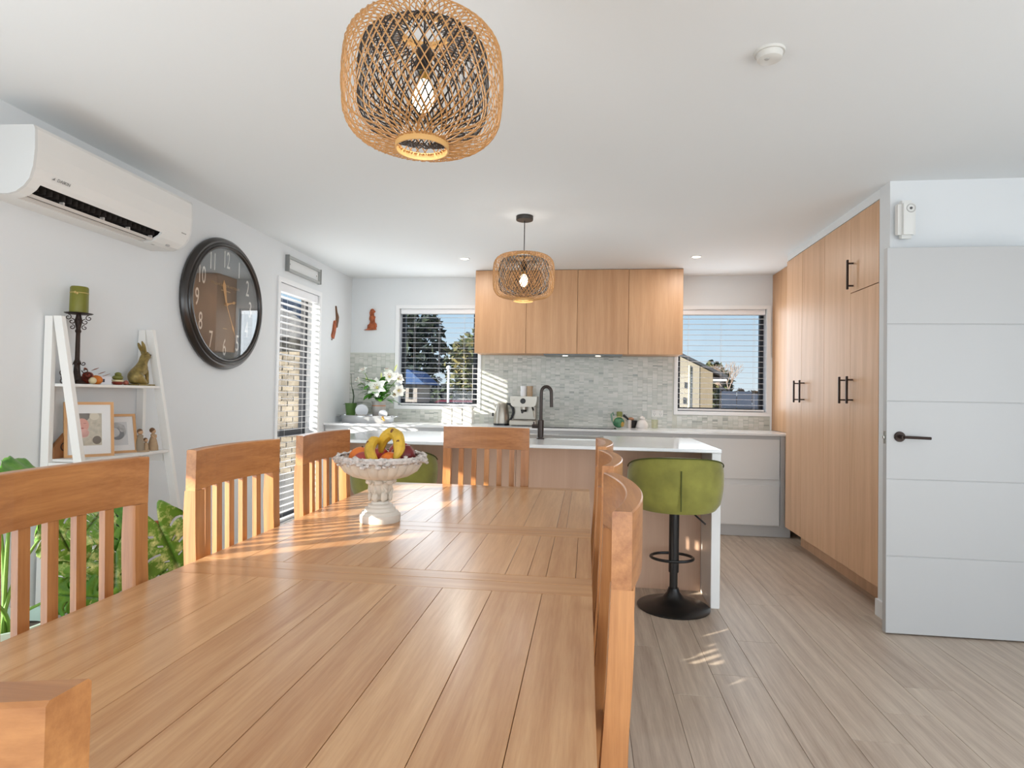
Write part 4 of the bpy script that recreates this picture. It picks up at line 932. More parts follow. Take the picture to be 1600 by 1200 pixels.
# ------------------------------------------------------------------ monstera plants on the floor
def leaf_mesh(L_, W_, name, notches=5):
    """split-leaf outline as a solid slightly cupped blade, stem at the origin, tip toward +y"""
    ys_ = max(notches, 2) * 9; vs = []; fs = []; cols = 7; grid = {}
    def zz(x, y): return -0.16 * L_ * (y / L_) ** 2 - 0.30 * x * x / W_ + 0.03 * L_
    for s in (-1, 1):
        for i in range(ys_ + 1):
            t = i / ys_; w = W_ * 0.5 * (math.sin(PI * min(1, (t * 0.92 + 0.075))) ** 0.5) * (1.05 - 0.2 * t) * (1 + 0.03 * math.sin(i * 2.1))
            for c in range(cols + 1):
                if c == 0 and s == 1: grid[(s, i, c)] = grid[(-1, i, 0)]; continue
                u = c / cols; x = s * w * u; y = L_ * (t - 0.26 * math.sin(PI * u * 0.88) * (1 - t) ** 2 + 0.10 * u * u * t)
                grid[(s, i, c)] = len(vs); vs.append((x, y, zz(x, y) + 0.006 * math.sin(i * 0.7 + s) * u))
    for s in (-1, 1):
        for i in range(ys_):
            t = i / ys_; ph = i % 9
            for c in range(cols):
                gap = notches > 3 and 0.05 < t < 0.92 and ((ph == 0 and c >= 2) or (ph == 1 and c >= 5))
                hole = notches > 3 and ph == 5 and c == 1 and 0.15 < t < 0.8
                if not gap and not hole: fs.append((grid[(s, i, c)], grid[(s, i + 1, c)], grid[(s, i + 1, c + 1)], grid[(s, i, c + 1)]))
    n = len(vs); th = 0.0012
    vs2 = vs + [(x, y, z - th) for x, y, z in vs]; fs2 = fs + [tuple(v + n for v in f[::-1]) for f in fs]
    # rim
    cnt = {}
    for f in fs:
        for a, b in zip(f, f[1:] + f[:1]): cnt[(a, b)] = 1
    for (a, b) in cnt:
        if (b, a) not in cnt and a != b: fs2.append((b, a, a + n, b + n))
    me = bpy.data.meshes.new(name); me.from_pydata(vs2, [], fs2); me.validate()
    return me
def leafmat(name, c1, c2, scale=9, pos=0.5):
    m, t, b = newmat(name); N = t.nodes; L2 = t.links
    co = N.new('ShaderNodeTexCoord'); n = N.new('ShaderNodeTexNoise'); n.inputs['Scale'].default_value = scale; n.inputs['Detail'].default_value = 6; n.inputs['Roughness'].default_value = 0.7
    oi = N.new('ShaderNodeObjectInfo'); ad = N.new('ShaderNodeVectorMath'); ad.operation = 'ADD'; L2.new(co.outputs['Object'], ad.inputs[0]); L2.new(oi.outputs['Random'], ad.inputs[1])
    L2.new(ad.outputs[0], n.inputs['Vector'])
    r = N.new('ShaderNodeValToRGB'); r.color_ramp.elements[0].position = pos - 0.06; r.color_ramp.elements[1].position = pos + 0.12
    r.color_ramp.elements[0].color = lin(c1); r.color_ramp.elements[1].color = lin(c2); L2.new(n.outputs[0], r.inputs[0]); L2.new(r.outputs[0], b.inputs['Base Color'])
    b.inputs['Roughness'].default_value = 0.35
    return m
LG = leafmat('leaf_variegated', (92, 138, 42), (214, 222, 150), 22, 0.55); LD_ = leafmat('leaf_green', (60, 118, 30), (104, 156, 52), 8, 0.5)
STEM = mat('stem_green', (104, 142, 52), 0.5); SOIL = mat('soil', (44, 32, 26), 0.95, bump=0.6, bscale=40)
def plant(label, loc, pot, leaves, potmat, potr=0.13, poth=0.26, big=0.34):
    t = thing('potted_monstera', label, 'plant', loc)
    MB().lathe([(0.001, 0), (potr * 0.75, 0), (potr, poth * 0.96), (potr * 1.04, poth), (potr * 0.96, poth), (potr * 0.93, poth * 0.9), (potr * 0.90, poth * 0.88), (0.001, poth * 0.88)], 32).build('pot', potmat, t)
    MB().lathe([(0.001, poth * 0.885), (potr * 0.90, poth * 0.885), (0.001, poth * 0.90)], 24).build('soil', SOIL, t)
    for (tip, d, size, nt_, m_) in leaves:
        # tip: where the blade joins the stalk (local), d: blade direction vector, size: blade length
        p0 = Vector((random.uniform(-0.02, 0.02), random.uniform(-0.02, 0.02), poth * 0.88)); p3 = Vector(tip)
        p1 = p0 + Vector((0, 0, (p3.z - p0.z) * 0.6)); pts = []
        for i in range(10):
            u = i / 9; pts.append((1 - u) ** 2 * p0 + 2 * u * (1 - u) * p1 + u * u * p3)
        MB().tube(pts, [0.008 - 0.004 * i / 9 for i in range(10)], 7).build('leaf_stalk', STEM, t)
        me = leaf_mesh(size, size * 0.86, 'leaf', nt_); me.materials.append(m_)
        for p in me.polygons: p.use_smooth = True
        o = bpy.data.objects.new('leaf', me); COL.objects.link(o); o.parent = t
        y = Vector(d[0]).normalized(); up = Vector(d[1]).normalized(); x = y.cross(up).normalized(); z = x.cross(y)
        R_ = Matrix((x, y, z)).transposed().to_4x4(); o.matrix_local = Matrix.Translation(p3) @ R_
    return t
SAGE = mat('pot_sage', (176, 196, 184), 0.4); WPOT = mat('pot_white', (226, 226, 222), 0.4)
plant('variegated monstera with big split leaves behind the gap between the left chairs', (-1.93, 2.18, 0), None, [
    ((0.12, 0.16, 0.61), ((0.16, 0.42, -0.90), (0.72, -0.55, 0.40)), 0.36, 5, LG),
    ((0.06, 0.00, 0.52), ((0.25, -0.25, -0.75), (0.75, -0.35, 0.4)), 0.30, 5, LG),
    ((0.02, 0.10, 0.66), ((0.1, -0.2, -0.5), (0.72, -0.45, 0.45)), 0.26, 6, LD_),
    ((0.10, 0.22, 0.36), ((0.25, 0.6, -0.5), (0.7, -0.5, 0.4)), 0.26, 6, LG),
    ((0.08, -0.14, 0.56), ((0.2, -0.6, -0.4), (0.8, -0.2, 0.5)), 0.22, 5, LG),
    ((0.04, -0.05, 0.70), ((0.2, -0.4, -0.1), (0.7, -0.4, 0.5)), 0.2, 5, LG)], WPOT, 0.13, 0.22)
plant('glossy green monstera in a sage pot behind the nearest left chair', (-1.93, 1.78, 0), None, [
    ((0.02, 0.00, 0.88), ((-0.30, 0.85, 0.10), (0.75, -0.45, 0.42)), 0.19, 3, LD_),
    ((0.00, -0.06, 0.88), ((-0.2, -0.8, 0.0), (0.8, -0.2, 0.35)), 0.18, 3, LD_),
    ((0.04, 0.14, 0.70), ((0.1, 0.3, -0.6), (0.75, -0.4, 0.4)), 0.22, 5, LG),
    ((0.12, 0.10, 0.46), ((0.4, 0.8, -0.3), (0.8, -0.4, 0.4)), 0.2, 5, LD_),
    ((0.10, -0.20, 0.55), ((0.3, -0.8, -0.2), (0.8, -0.1, 0.4)), 0.2, 5, LG)], SAGE, 0.14, 0.40)

# ------------------------------------------------------------------ things on the back benchtop
BZ = 0.9
SIL = mat('silver', (205, 206, 208), 0.18, metal=0.9)
tr = thing('serving_tray', 'oval silver serving tray with end handles in the left bench corner', 'tray', (-2.165, 5.70, BZ))
SX = Matrix.Diagonal((1, 0.62, 1, 1))
MB().lathe([(0.001, 0.006), (0.225, 0.006), (0.235, 0.0), (0.245, 0.0), (0.265, 0.02), (0.275, 0.068), (0.283, 0.072), (0.272, 0.072), (0.262, 0.03), (0.245, 0.016), (0.001, 0.014)], 48, SX).build('bowl', SIL, tr)
for s in (-1, 1):
    MB().tube([(s * 0.268, -0.045, 0.058), (s * 0.30, -0.04, 0.062), (s * 0.31, 0, 0.064), (s * 0.30, 0.04, 0.062), (s * 0.268, 0.045, 0.058)], 0.006, 8).build('handle', SIL, tr)
TR = BZ + 0.0165
op = thing('orchid_pot', 'small green pot with dark orchid leaves at the left end of the tray', 'plant', (-2.345, 5.71, TR))
MB().lathe([(0.001, 0), (0.038, 0), (0.040, 0.02), (0.056, 0.15), (0.060, 0.17), (0.052, 0.17), (0.046, 0.14), (0.001, 0.14)], 24).build('pot', mat('green_glaze', (92, 126, 60), 0.3), op)
DKL = mat('dark_leaf', (44, 66, 30), 0.4)
def blade(L_, W_, droop, m, parent, M, name='leaf'):
    vs = []; fs = []; n = 10
    for i in range(n + 1):
        t = i / n; w = W_ * 0.5 * math.sin(PI * min(1, t * 0.96 + 0.04)) ** 0.7; y = L_ * t; z = L_ * (0.35 * t - droop * t * t)
        vs += [(-w, y, z + 0.12 * w), (0, y, z), (w, y, z + 0.12 * w), (0, y, z - 0.0012)]
    for i in range(n):
        for j in range(4): k2 = (j + 1) % 4; fs.append((i * 4 + j, i * 4 + k2, (i + 1) * 4 + k2, (i + 1) * 4 + j))
    mb = MB(); mb._add(vs, fs, True); mb2 = MB(); mb2._add([M @ Vector(v) for v in mb.v], mb.f, True)
    return mb2.build(name, m, parent)
for a, L_ in ((-0.9, 0.20), (-0.4, 0.12), (1.2, 0.10), (2.2, 0.09), (-2.4, 0.08)):
    blade(L_, 0.038, 0.30, DKL, op, Matrix.Translation((0, 0, 0.15)) @ Matrix.Rotation(a - PI / 4, 4, 'Z') if L_ < 0.19 else Matrix.Translation((0, 0, 0.16)) @ Matrix.Rotation(-PI / 2 + 0.1, 4, 'Z'))
MB().tube([(0.02, 0, 0.15), (0.022, 0, 0.25), (0.0, 0, 0.36), (-0.004, 0, 0.46)], 0.0028, 6).tube([(0.02, 0, 0.17), (0.028, 0, 0.24), (0.015, 0, 0.31)], 0.006, 6).build('stem', DKL, op)
vz = thing('flower_vase', 'grey ceramic vase on the tray holding white lilies', 'vase', (-2.06, 5.725, TR))
MB().lathe([(0.001, 0), (0.045, 0), (0.062, 0.05), (0.070, 0.12), (0.066, 0.17), (0.074, 0.195), (0.068, 0.195), (0.060, 0.17), (0.001, 0.16)], 28).build('vase_body', mat('vase_grey', (168, 164, 160), 0.35, metal=0.3), vz)
MB().lathe([(0.0675, 0.145), (0.0690, 0.150), (0.0675, 0.155)], 28, cap=False).build('vase_band', mat('copper', (190, 130, 90), 0.3, metal=0.7), vz)
ly = thing('lily_bouquet', 'bouquet of white lilies with green leaves in the grey vase', 'flowers', (-2.06, 5.725, TR + 0.165))
PET = mat('lily_petal', (246, 247, 238), 0.5, trans=0.1); PETY = mat('lily_pale_green', (226, 232, 150), 0.5); GRN = mat('lily_leaf', (78, 136, 44), 0.4, var=0.25, vscale=20); ANT = mat('anther', (170, 110, 50), 0.6)
def frame_from(d, roll=0):
    d = Vector(d).normalized(); q = d.to_track_quat('Z', 'Y').to_matrix().to_4x4(); return q @ Matrix.Rotation(roll, 4, 'Z')
def lily(c, d, R_, openn, seed):
    rnd = random.Random(seed); M0 = Matrix.Translation(c) @ frame_from(d, rnd.uniform(0, 1))
    f = bpy.data.objects.new('flower', None); COL.objects.link(f); f.parent = ly; f.matrix_local = M0
    for k2 in range(6):
        vs = []; fs = []; n = 8; wid = R_ * (0.66 if k2 % 2 else 0.50)
        for i in range(n + 1):
            t = i / n; w = wid * 0.5 * math.sin(PI * min(1, t * 0.93 + 0.07)) ** 0.8 + 0.0015
            r = R_ * (0.08 + openn * t ** 1.5 * 0.95); z = R_ * (0.85 * t - 0.55 * openn * t ** 3)
            vs += [(-w, r, z + 0.10 * w), (0, r, z - 0.06 * w), (w, r, z + 0.10 * w), (0, r + 0.001, z - 0.0014)]
        for i in range(n):
            for j in range(4): k3 = (j + 1) % 4; fs.append((i * 4 + j, i * 4 + k3, (i + 1) * 4 + k3, (i + 1) * 4 + j))
        mb = MB(); mb._add([Matrix.Rotation(k2 * PI / 3, 4, 'Z') @ Vector(v) for v in vs], fs, True)
        mb.build('petal', PET, f)
    st_ = MB().lathe([(0.001, -0.01), (R_ * 0.10, 0.0), (R_ * 0.13, R_ * 0.22), (0.001, R_ * 0.25)], 10); st_.build('throat', PETY, f)
    a_ = MB()
    for k2 in range(6):
        a = k2 * PI / 3; p = (R_ * 0.22 * math.cos(a), R_ * 0.22 * math.sin(a), R_ * 0.62)
        a_.tube([(0, 0, R_ * 0.2), p], 0.0009, 4).ball(p, 0.0035, sub=1, sc_=(1.5, 1, 0.7))
    a_.build('stamens', ANT, f)
    o = Vector((0, 0, 0)); c = Vector(c); pts = [o + (c - o) * t + Vector((0, 0, 0.06 * math.sin(t * PI))) * 0.3 for t in [i / 6 for i in range(7)]]
    MB().tube(pts, 0.003, 6).build('stem', STEM, ly)
lily((0.02, -0.10, 0.16), (0.05, -1, 0.25), 0.105, 0.95, 1)
lily((0.115, -0.03, 0.265), (0.25, -0.8, 0.5), 0.085, 0.85, 2)
lily((0.09, -0.03, 0.32), (-0.1, -0.3, 1), 0.060, 0.45, 3)
lily((0.20, -0.05, 0.25), (0.9, -0.5, 0.3), 0.075, 0.8, 4)
lily((0.215, -0.06, 0.14), (0.6, -0.8, -0.1), 0.080, 0.8, 5)
lily((0.175, -0.05, 0.12), (0.2, -0.6, -0.7), 0.062, 0.7, 6)
lily((-0.145, -0.03, 0.31), (-0.3, -0.5, 0.8), 0.08, 0.6, 7)
lily((-0.185, -0.04, 0.22), (-0.6, -0.5, 0.5), 0.072, 0.45, 8)
lily((-0.06, -0.06, 0.20), (-0.4, -0.8, 0.4), 0.075, 0.6, 9)
for c, d in (((0.03, -0.03, 0.24), (0, -0.1, 1)), ((-0.10, -0.02, 0.20), (-0.5, 0, 0.9)), ((0.15, 0.0, 0.33), (0.4, 0, 1))):
    MB().lathe([(0.001, 0), (0.006, 0.01), (0.010, 0.035), (0.007, 0.062), (0.001, 0.075)], 10, Matrix.Translation(c) @ frame_from(d)).build('bud', PETY, ly)
rnd = random.Random(11)
for k2 in range(80):
    a = rnd.uniform(0, 2 * PI); e_ = rnd.uniform(-0.15, 0.9); r0 = rnd.uniform(0.01, 0.09)
    M = Matrix.Translation((r0 * math.cos(a), r0 * math.sin(a) * 0.7, rnd.uniform(0.04, 0.2))) @ Matrix.Rotation(a - PI / 2, 4, 'Z') @ Matrix.Rotation(e_ - 0.25, 4, 'X')
    if math.sin(a) > 0.55: continue
    blade(rnd.uniform(0.11, 0.19), rnd.uniform(0.042, 0.066), 0.35, GRN, ly, M)
GLD = mat('gold_wire', (214, 170, 96), 0.3, metal=0.7); DISC = mat('candle_disc', (226, 230, 236), 0.3)
for i, (x, y, r, lab, tilt) in enumerate(((-2.20, 5.605, 0.052, 'larger round glass tealight globe with a white disc lid on the tray', 0.25), (-1.985, 5.61, 0.036, 'smaller glass tealight globe with a white disc lid on the right of the tray', 0.35))):
    g = thing('tealight_globe', lab, 'candle holder', (x, y, TR), group='tealight globes on the silver tray')
    MB().lathe([(0.001, 0), (r * 0.5, 0.0), (r * 0.95, r * 0.6), (r * 0.9, r * 1.2), (r * 0.85, r * 1.2), (r * 0.9, r * 0.6), (r * 0.45, 0.004), (0.001, 0.004)], 24).build('glass_bowl', glassmat('bowl_glass', (0.92, 0.9, 0.86), 1.0), g)
    MB().lathe([(0.001, 0), (r * 1.15, 0), (r * 1.2, 0.003), (r * 1.15, 0.006), (0.001, 0.006)], 32, Matrix.Translation((0.01, 0, r * 2.0)) @ Matrix.Rotation(PI / 2 + tilt, 4, 'X') @ Matrix.Rotation(0.3, 4, 'Y')).build('disc_lid', DISC, g)
    w_ = MB(); rq = random.Random(i)
    for q in range(7): w_.ball((rq.uniform(-r, r) * 1.1, -r * 0.6 + rq.uniform(-0.01, 0.01), 0.014 + rq.uniform(0, 0.03)), 0.012, sub=1, noise=0.2, seed=q)
    w_.build('gold_pieces', GLD, g)
pp = thing('gold_ornament', 'crumpled gold leaf ornament in the middle of the tray', 'ornament', (-2.10, 5.60, TR))
w_ = MB()
for q in range(9): w_.ball((rnd.uniform(-0.05, 0.05), rnd.uniform(-0.02, 0.02), 0.012 + rnd.uniform(0, 0.012)), 0.013, sub=1, noise=0.25, seed=q)
w_.build('leaf_pile', GLD, pp)
CAN = mat('canister_white', (238, 236, 230), 0.35)
c0 = None
for i, (x, lab) in enumerate(((-1.372, 'leftmost of three white square canisters under the left window'), (-1.268, 'middle one of three white square canisters under the left window'), (-1.164, 'rightmost of three white square canisters, nearest the kettle'))):
    if c0 is None:
        c0 = thing('canister', lab, 'canister', (x, 5.80, BZ), group='white kitchen canisters')
        MB().bbox(-0.049, 0.049, -0.049, 0.049, 0, 0.148, 0.008).build('canister_body', CAN, c0)
        MB().bbox(-0.050, 0.050, -0.050, 0.050, 0.149, 0.172, 0.006).build('lid', mat('lid_white', (226, 222, 214), 0.4), c0)
    else:
        c = copy_tree(c0); c.location = (x, 5.80, BZ); c['label'] = lab
BST = mat('brushed_steel', (172, 166, 156), 0.32, metal=0.85)
kt = thing('electric_kettle', 'brushed steel electric kettle with a dark curved handle', 'kettle', (-0.825, 5.76, BZ))
MB().lathe([(0.001, 0), (0.078, 0), (0.078, 0.018), (0.001, 0.018)], 32).build('power_base', BLACK, kt)
MB().lathe([(0.001, 0.019), (0.076, 0.019), (0.077, 0.03), (0.070, 0.12), (0.058, 0.20), (0.050, 0.215), (0.001, 0.225)], 32).build('jug', BST, kt)
MB().prism([(-0.055, 0.19), (-0.075, 0.215), (-0.088, 0.222), (-0.064, 0.17)], -0.018, 0.018, 'Y').build('spout', BST, kt)
MB().tube([(0.045, 0, 0.212), (0.080, 0, 0.205), (0.108, 0, 0.17), (0.115, 0, 0.125), (0.100, 0, 0.075), (0.076, 0, 0.045)], [0.010, 0.012, 0.012, 0.012, 0.011, 0.010], 10).build('handle', mat('dark_grey', (44, 46, 50), 0.4), kt)
MB().bbox(-0.095, -0.078, -0.01, 0.01, 0.085, 0.12, 0.003).build('gauge', BLACK, kt)
em = thing('espresso_machine', 'brushed steel espresso machine with round dial and portafilter', 'coffee machine', (-0.605, 5.80, BZ))
MB().bbox(-0.128, 0.128, -0.16, 0.12, 0.008, 0.055, 0.006).build('drip_tray', BST, em)
MB().box(-0.11, 0.115, -0.15, 0.10, 0.0, 0.008).build('feet_plate', BLACK, em)
MB().box(-0.115, 0.115, -0.155, -0.02, 0.0555, 0.0575).build('drip_grille', mat('steel_mid', (120, 116, 110), 0.35, metal=0.8), em)
MB().bbox(-0.110, 0.110, 0.0, 0.12, 0.058, 0.21, 0.004).build('back_panel', BST, em)
MB().prism([(-0.10, 0.185), (0.10, 0.185), (0.118, 0.20), (0.128, 0.24), (0.130, 0.285), (-0.130, 0.285), (-0.128, 0.24), (-0.118, 0.20)], -0.13, 0.12, 'Y').build('head_unit', BST, em)
MB().lathe([(0.001, 0), (0.026, 0), (0.026, 0.012), (0.022, 0.016), (0.001, 0.016)], 28, Matrix.Rotation(PI / 2, 4, 'X')).build('pressure_dial', BLACK, em, (-0.003, -0.13, 0.24))
MB().lathe([(0.004, 0), (0.008, 0), (0.008, 0.004), (0.001, 0.005)], 16, Matrix.Rotation(PI / 2, 4, 'X')).build('button', BST, em, (-0.09, -0.13, 0.25))
MB().lathe([(0.001, 0), (0.030, 0), (0.030, 0.028), (0.001, 0.028)], 24).build('group_head', BST, em, (0, -0.07, 0.157))
pf = MB().lathe([(0.001, 0), (0.028, 0.004), (0.031, 0.022), (0.001, 0.022)], 24).tube([(0, -0.02, 0.012), (0, -0.14, 0.0)], 0.011, 10); pf.build('portafilter', BLACK, em, (0, -0.07, 0.134))
MB().tube([(0.085, -0.09, 0.185), (0.098, -0.12, 0.15), (0.106, -0.13, 0.085)], 0.0055, 8).build('steam_wand', BST, em)
MB().tube([(0.085, -0.09, 0.182), (0.098, -0.12, 0.150)], 0.0085, 8).build('wand_grip', BLACK, em)
MB().tube([(-0.06, -0.10, 0.10), (-0.06, -0.05, 0.10)], 0.001, 4).build('badge', BST, em)
for (x, m_, lab) in ((-0.012, mat('cup_white', (228, 228, 230), 0.3), 'white cup stack standing on the espresso machine'), (0.050, mat('cup_taupe', (172, 146, 118), 0.4), 'taupe cup stack standing on the espresso machine')):
    c = thing('cup_stack', lab, 'cups', (-0.605 + x, 5.79, BZ + 0.2855), group='cup stacks on the espresso machine')
    for q in range(2): MB().lathe([(0.001, 0), (0.027, 0), (0.031, 0.05), (0.029, 0.05), (0.025, 0.004), (0.001, 0.004)], 24).build('cup', m_, c, (0, 0, q * 0.0505))
# right-hand cluster
tp_ = thing('green_teapot', 'green and teal patterned ceramic teapot on the benchtop', 'teapot', (0.305, 5.80, BZ))
MB().ball((0, 0, 0.052), 0.055, sc_=(1, 0.8, 0.94), sub=3).build('pot_body', mat('teal_glaze', (78, 132, 96), 0.25, var=0.4, vscale=25), tp_)
MB().lathe([(0.001, 0.105), (0.026, 0.10), (0.028, 0.15), (0.022, 0.155), (0.001, 0.15)], 20).build('lid', mat('olive_lid', (126, 132, 68), 0.4), tp_, (0.008, 0, 0))
MB().tube([(-0.035, 0, 0.03), (-0.062, 0, 0.07), (-0.072, 0, 0.125), (-0.055, 0, 0.145), (-0.045, 0, 0.115)], 0.008, 8).build('handle', mat('teal_pale', (120, 158, 138), 0.3), tp_)
MB().tube([(0.056 * math.cos(a) + 0.003, -0.036, 0.06 + 0.046 * math.sin(a)) for a in [PI * i / 10 for i in range(-2, 11)]], 0.0035, 6).build('rim_band', PC, tp_)
MB().ball((0.034, -0.030, 0.035), 0.020, sc_=(0.9, 0.7, 1.3)).build('yellow_motif', mat('ochre', (190, 150, 70), 0.4), tp_)
sc1 = thing('salt_grinder', 'pale grey cylinder jar between the teapot and the black bowl', 'jar', (0.402, 5.74, BZ))
MB().lathe([(0.001, 0), (0.020, 0), (0.021, 0.076), (0.001, 0.078)], 20).build('jar_body', mat('jar_grey', (192, 184, 178), 0.35, metal=0.4), sc1)
mp = thing('mortar_pestle', 'black mortar with a black pestle leaning in it and a wooden ball', 'mortar', (0.435, 5.83, BZ))
MB().lathe([(0.001, 0), (0.032, 0), (0.034, 0.01), (0.052, 0.072), (0.046, 0.072), (0.03, 0.02), (0.001, 0.02)], 24).build('mortar', BLACK, mp)
MB().tube([(0.01, 0, 0.03), (-0.045, -0.01, 0.09), (-0.085, -0.012, 0.122)], [0.014, 0.010, 0.013], 10).build('pestle', BLACK, mp)
MB().ball((-0.012, -0.005, 0.085), 0.024, sc_=(1.3, 1, 0.7)).build('wooden_ball', mat('tan_wood', (184, 132, 98), 0.5), mp)
wp = thing('sugar_pot', 'round white lidded pot beside the power outlet', 'pot', (0.528, 5.80, BZ))
MB().lathe([(0.001, 0), (0.05, 0), (0.058, 0.02), (0.048, 0.055), (0.026, 0.078), (0.001, 0.08)], 28).build('pot_body', mat('pot_cream', (232, 226, 222), 0.35), wp)
MB().ball((-0.008, 0, 0.098), 0.016, sc_=(1, 1, 1.1)).ball((0.010, -0.004, 0.095), 0.016).ball((0.0, 0.006, 0.108), 0.010).build('knob', mat('pot_cream', (232, 226, 222), 0.35), wp)
gj = thing('green_glass_jar', 'small clear yellow-green glass at the right of the white pot', 'glass', (0.645, 5.80, BZ))
MB().lathe([(0.001, 0), (0.030, 0), (0.034, 0.085), (0.031, 0.085), (0.027, 0.004), (0.001, 0.004)], 24).build('glass_wall', glassmat('pale_glass', (0.97, 0.97, 0.9), 0.5), gj)

# ------------------------------------------------------------------ fruit stand on the table
FS = (-0.684, 1.935)
fsd = thing('fruit_stand', 'ornate cream pedestal fruit stand with fluted bowl on the table', 'fruit bowl', (FS[0], FS[1], TZ))
CRM = mat('distressed_cream', (222, 214, 200), 0.6, bump=0.3, bscale=60, var=0.10, vscale=14); ENC = mat('encrusted_rim', (206, 198, 192), 0.6, bump=0.6, bscale=160, var=0.30, vscale=90)
MB().lathe([(0.001, 0), (0.066, 0), (0.068, 0.003), (0.068, 0.024), (0.062, 0.028), (0.060, 0.034), (0.052, 0.037), (0.050, 0.046), (0.042, 0.050), (0.040, 0.057), (0.031, 0.060), (0.028, 0.068), (0.022, 0.070), (0.001, 0.070)], 48).build('foot', mat('foot_cream', (228, 222, 212), 0.5), fsd)
MB().lathe([(0.001, 0.069), (0.020, 0.070), (0.030, 0.078), (0.024, 0.088), (0.030, 0.10), (0.034, 0.115), (0.036, 0.132), (0.040, 0.142), (0.001, 0.142)], 32, fl=8, fa=0.16).build('pedestal', CRM, fsd)
lv = MB()
for k2 in range(7):
    a = 2 * PI * k2 / 7; M = Matrix.Rotation(a, 4, 'Z')
    lv.ball((0.034, 0, 0.084), 0.012, M=M, sc_=(0.6, 1, 1.3), noise=0.15, seed=k2, sub=2)
    lv.ball((0.043, 0, 0.134), 0.012, M=Matrix.Rotation(a + 0.4, 4, 'Z'), sc_=(0.9, 1.2, 0.8), noise=0.15, seed=k2 + 9)
    lv.tube([(0.033, 0, 0.09), (0.038, 0.006, 0.105), (0.036, -0.004, 0.122), (0.044, 0, 0.134)], 0.005, 6, M=M)
lv.build('carved_leaves', CRM, fsd)
bowlp = [(0.035, 0.140), (0.060, 0.143), (0.095, 0.152), (0.122, 0.168), (0.138, 0.192), (0.142, 0.212)]
inner = [(0.134, 0.212), (0.128, 0.190), (0.112, 0.172), (0.085, 0.160), (0.001, 0.156)]
vs = []; fs = []; seg = 96; allp = [(0.001, 0.140)] + bowlp + inner; n = len(allp)
for j in range(seg):
    a = 2 * PI * j / seg
    for i, (r, z) in enumerate(allp):
        f = 1.0
        if 1 <= i <= 6: f = 1 - 0.055 * (1 - abs(math.sin(a * 12))) ** 2 * (1 if i < 6 else 0.2) * (r > 0.05)
        vs.append((r * f * math.cos(a), r * f * math.sin(a), z))
for j in range(seg):
    k2 = (j + 1) % seg
    for i in range(n - 1): fs.append((j * n + i, k2 * n + i, k2 * n + i + 1, j * n + i + 1))
mb = MB(); mb._add(vs, fs, True); mb.build('fluted_bowl', CRM, fsd)
rm = MB(); rnd = random.Random(5)
for q in range(230):
    a = rnd.uniform(0, 2 * PI); r = rnd.uniform(0.136, 0.154); z = rnd.uniform(0.196, 0.226) - (r - 0.136) * 0.2
    rm.ball((r * math.cos(a), r * math.sin(a), z), rnd.uniform(0.005, 0.0095), sub=1, sc_=(1, 1, 0.75), noise=0.15, seed=q)
rm.lathe([(0.136, 0.198), (0.150, 0.205), (0.152, 0.215), (0.145, 0.222), (0.134, 0.220)], 48, cap=False)
rm.build('floral_rim', ENC, fsd)
FZ = TZ + 0.157
def fruit(name, label, x, y, z, parts, cat='fruit', rz=0, group='fruit in the pedestal bowl'):
    t = thing(name, label, cat, (FS[0] + x, FS[1] + y, FZ + z), rz, group)
    for nm, mb, m_ in parts: mb.build(nm, m_, t)
    return t
ORG = mat('orange_peel', (232, 122, 40), 0.45, bump=0.4, bscale=220); APR = mat('red_apple', (168, 44, 40), 0.3, var=0.25, vscale=30); PCH = mat('dusky_peach', (178, 70, 62), 0.5, var=0.2, vscale=25); DRD = mat('dark_red_apple', (112, 24, 26), 0.3, var=0.2, vscale=25)
def apple(r): return MB().lathe([(0.001, r * 0.72), (r * 0.2, r * 0.86), (r * 0.55, r * 0.92), (r * 0.92, r * 0.5), (r, 0.05 * r), (r * 0.86, -r * 0.5), (r * 0.5, -r * 0.84), (r * 0.2, -r * 0.82), (0.001, -r * 0.72)], 28, cap=False)
stk = mat('fruit_stem', (90, 66, 40), 0.7)
fruit('orange', 'orange at the left side of the fruit stand', -0.068, -0.01, 0.052, [('peel', MB().ball((0, 0, 0), 0.040, sub=3, sc_=(1, 1, 0.95)), ORG), ('stem_end', MB().ball((0.005, 0, 0.037), 0.004, sub=1), stk)])
fruit('peach', 'dusky red peach at the front of the fruit stand left of the bananas', -0.035, -0.060, 0.046, [('skin', MB().ball((0, 0, 0), 0.037, sub=3, sc_=(1.1, 1, 0.9)), PCH), ('stem', MB().tube([(0, 0, 0.030), (0.003, 0, 0.038)], 0.002, 6), stk)])
fruit('orange', 'orange half hidden behind the bananas in the fruit stand', 0.050, -0.055, 0.044, [('peel', MB().ball((0, 0, 0), 0.037, sub=3), ORG)])
fruit('red_apple', 'dark red apple on the right side of the fruit stand under the long banana', 0.072, 0.012, 0.058, [('skin', apple(0.042), DRD), ('stem', MB().tube([(0, 0, 0.030), (0.004, 0, 0.044)], 0.002, 6), stk)])
fruit('red_apple', 'red apple deep in the middle of the fruit stand', 0.045, 0.062, 0.062, [('skin', apple(0.040), APR), ('stem', MB().tube([(0, 0, 0.028), (0.004, 0, 0.042)], 0.002, 6), stk)])
fruit('red_apple', 'red apple at the back of the fruit stand behind the peach', -0.025, 0.050, 0.046, [('skin', apple(0.038), APR), ('stem', MB().tube([(0, 0, 0.028), (0.004, 0, 0.04)], 0.002, 6), stk)])
BAN = mat('ripe_banana', (204, 164, 52), 0.45, var=0.22, vscale=26); BTIP = mat('banana_tip', (96, 64, 36), 0.6); BSP = mat('banana_spot', (112, 70, 34), 0.6)
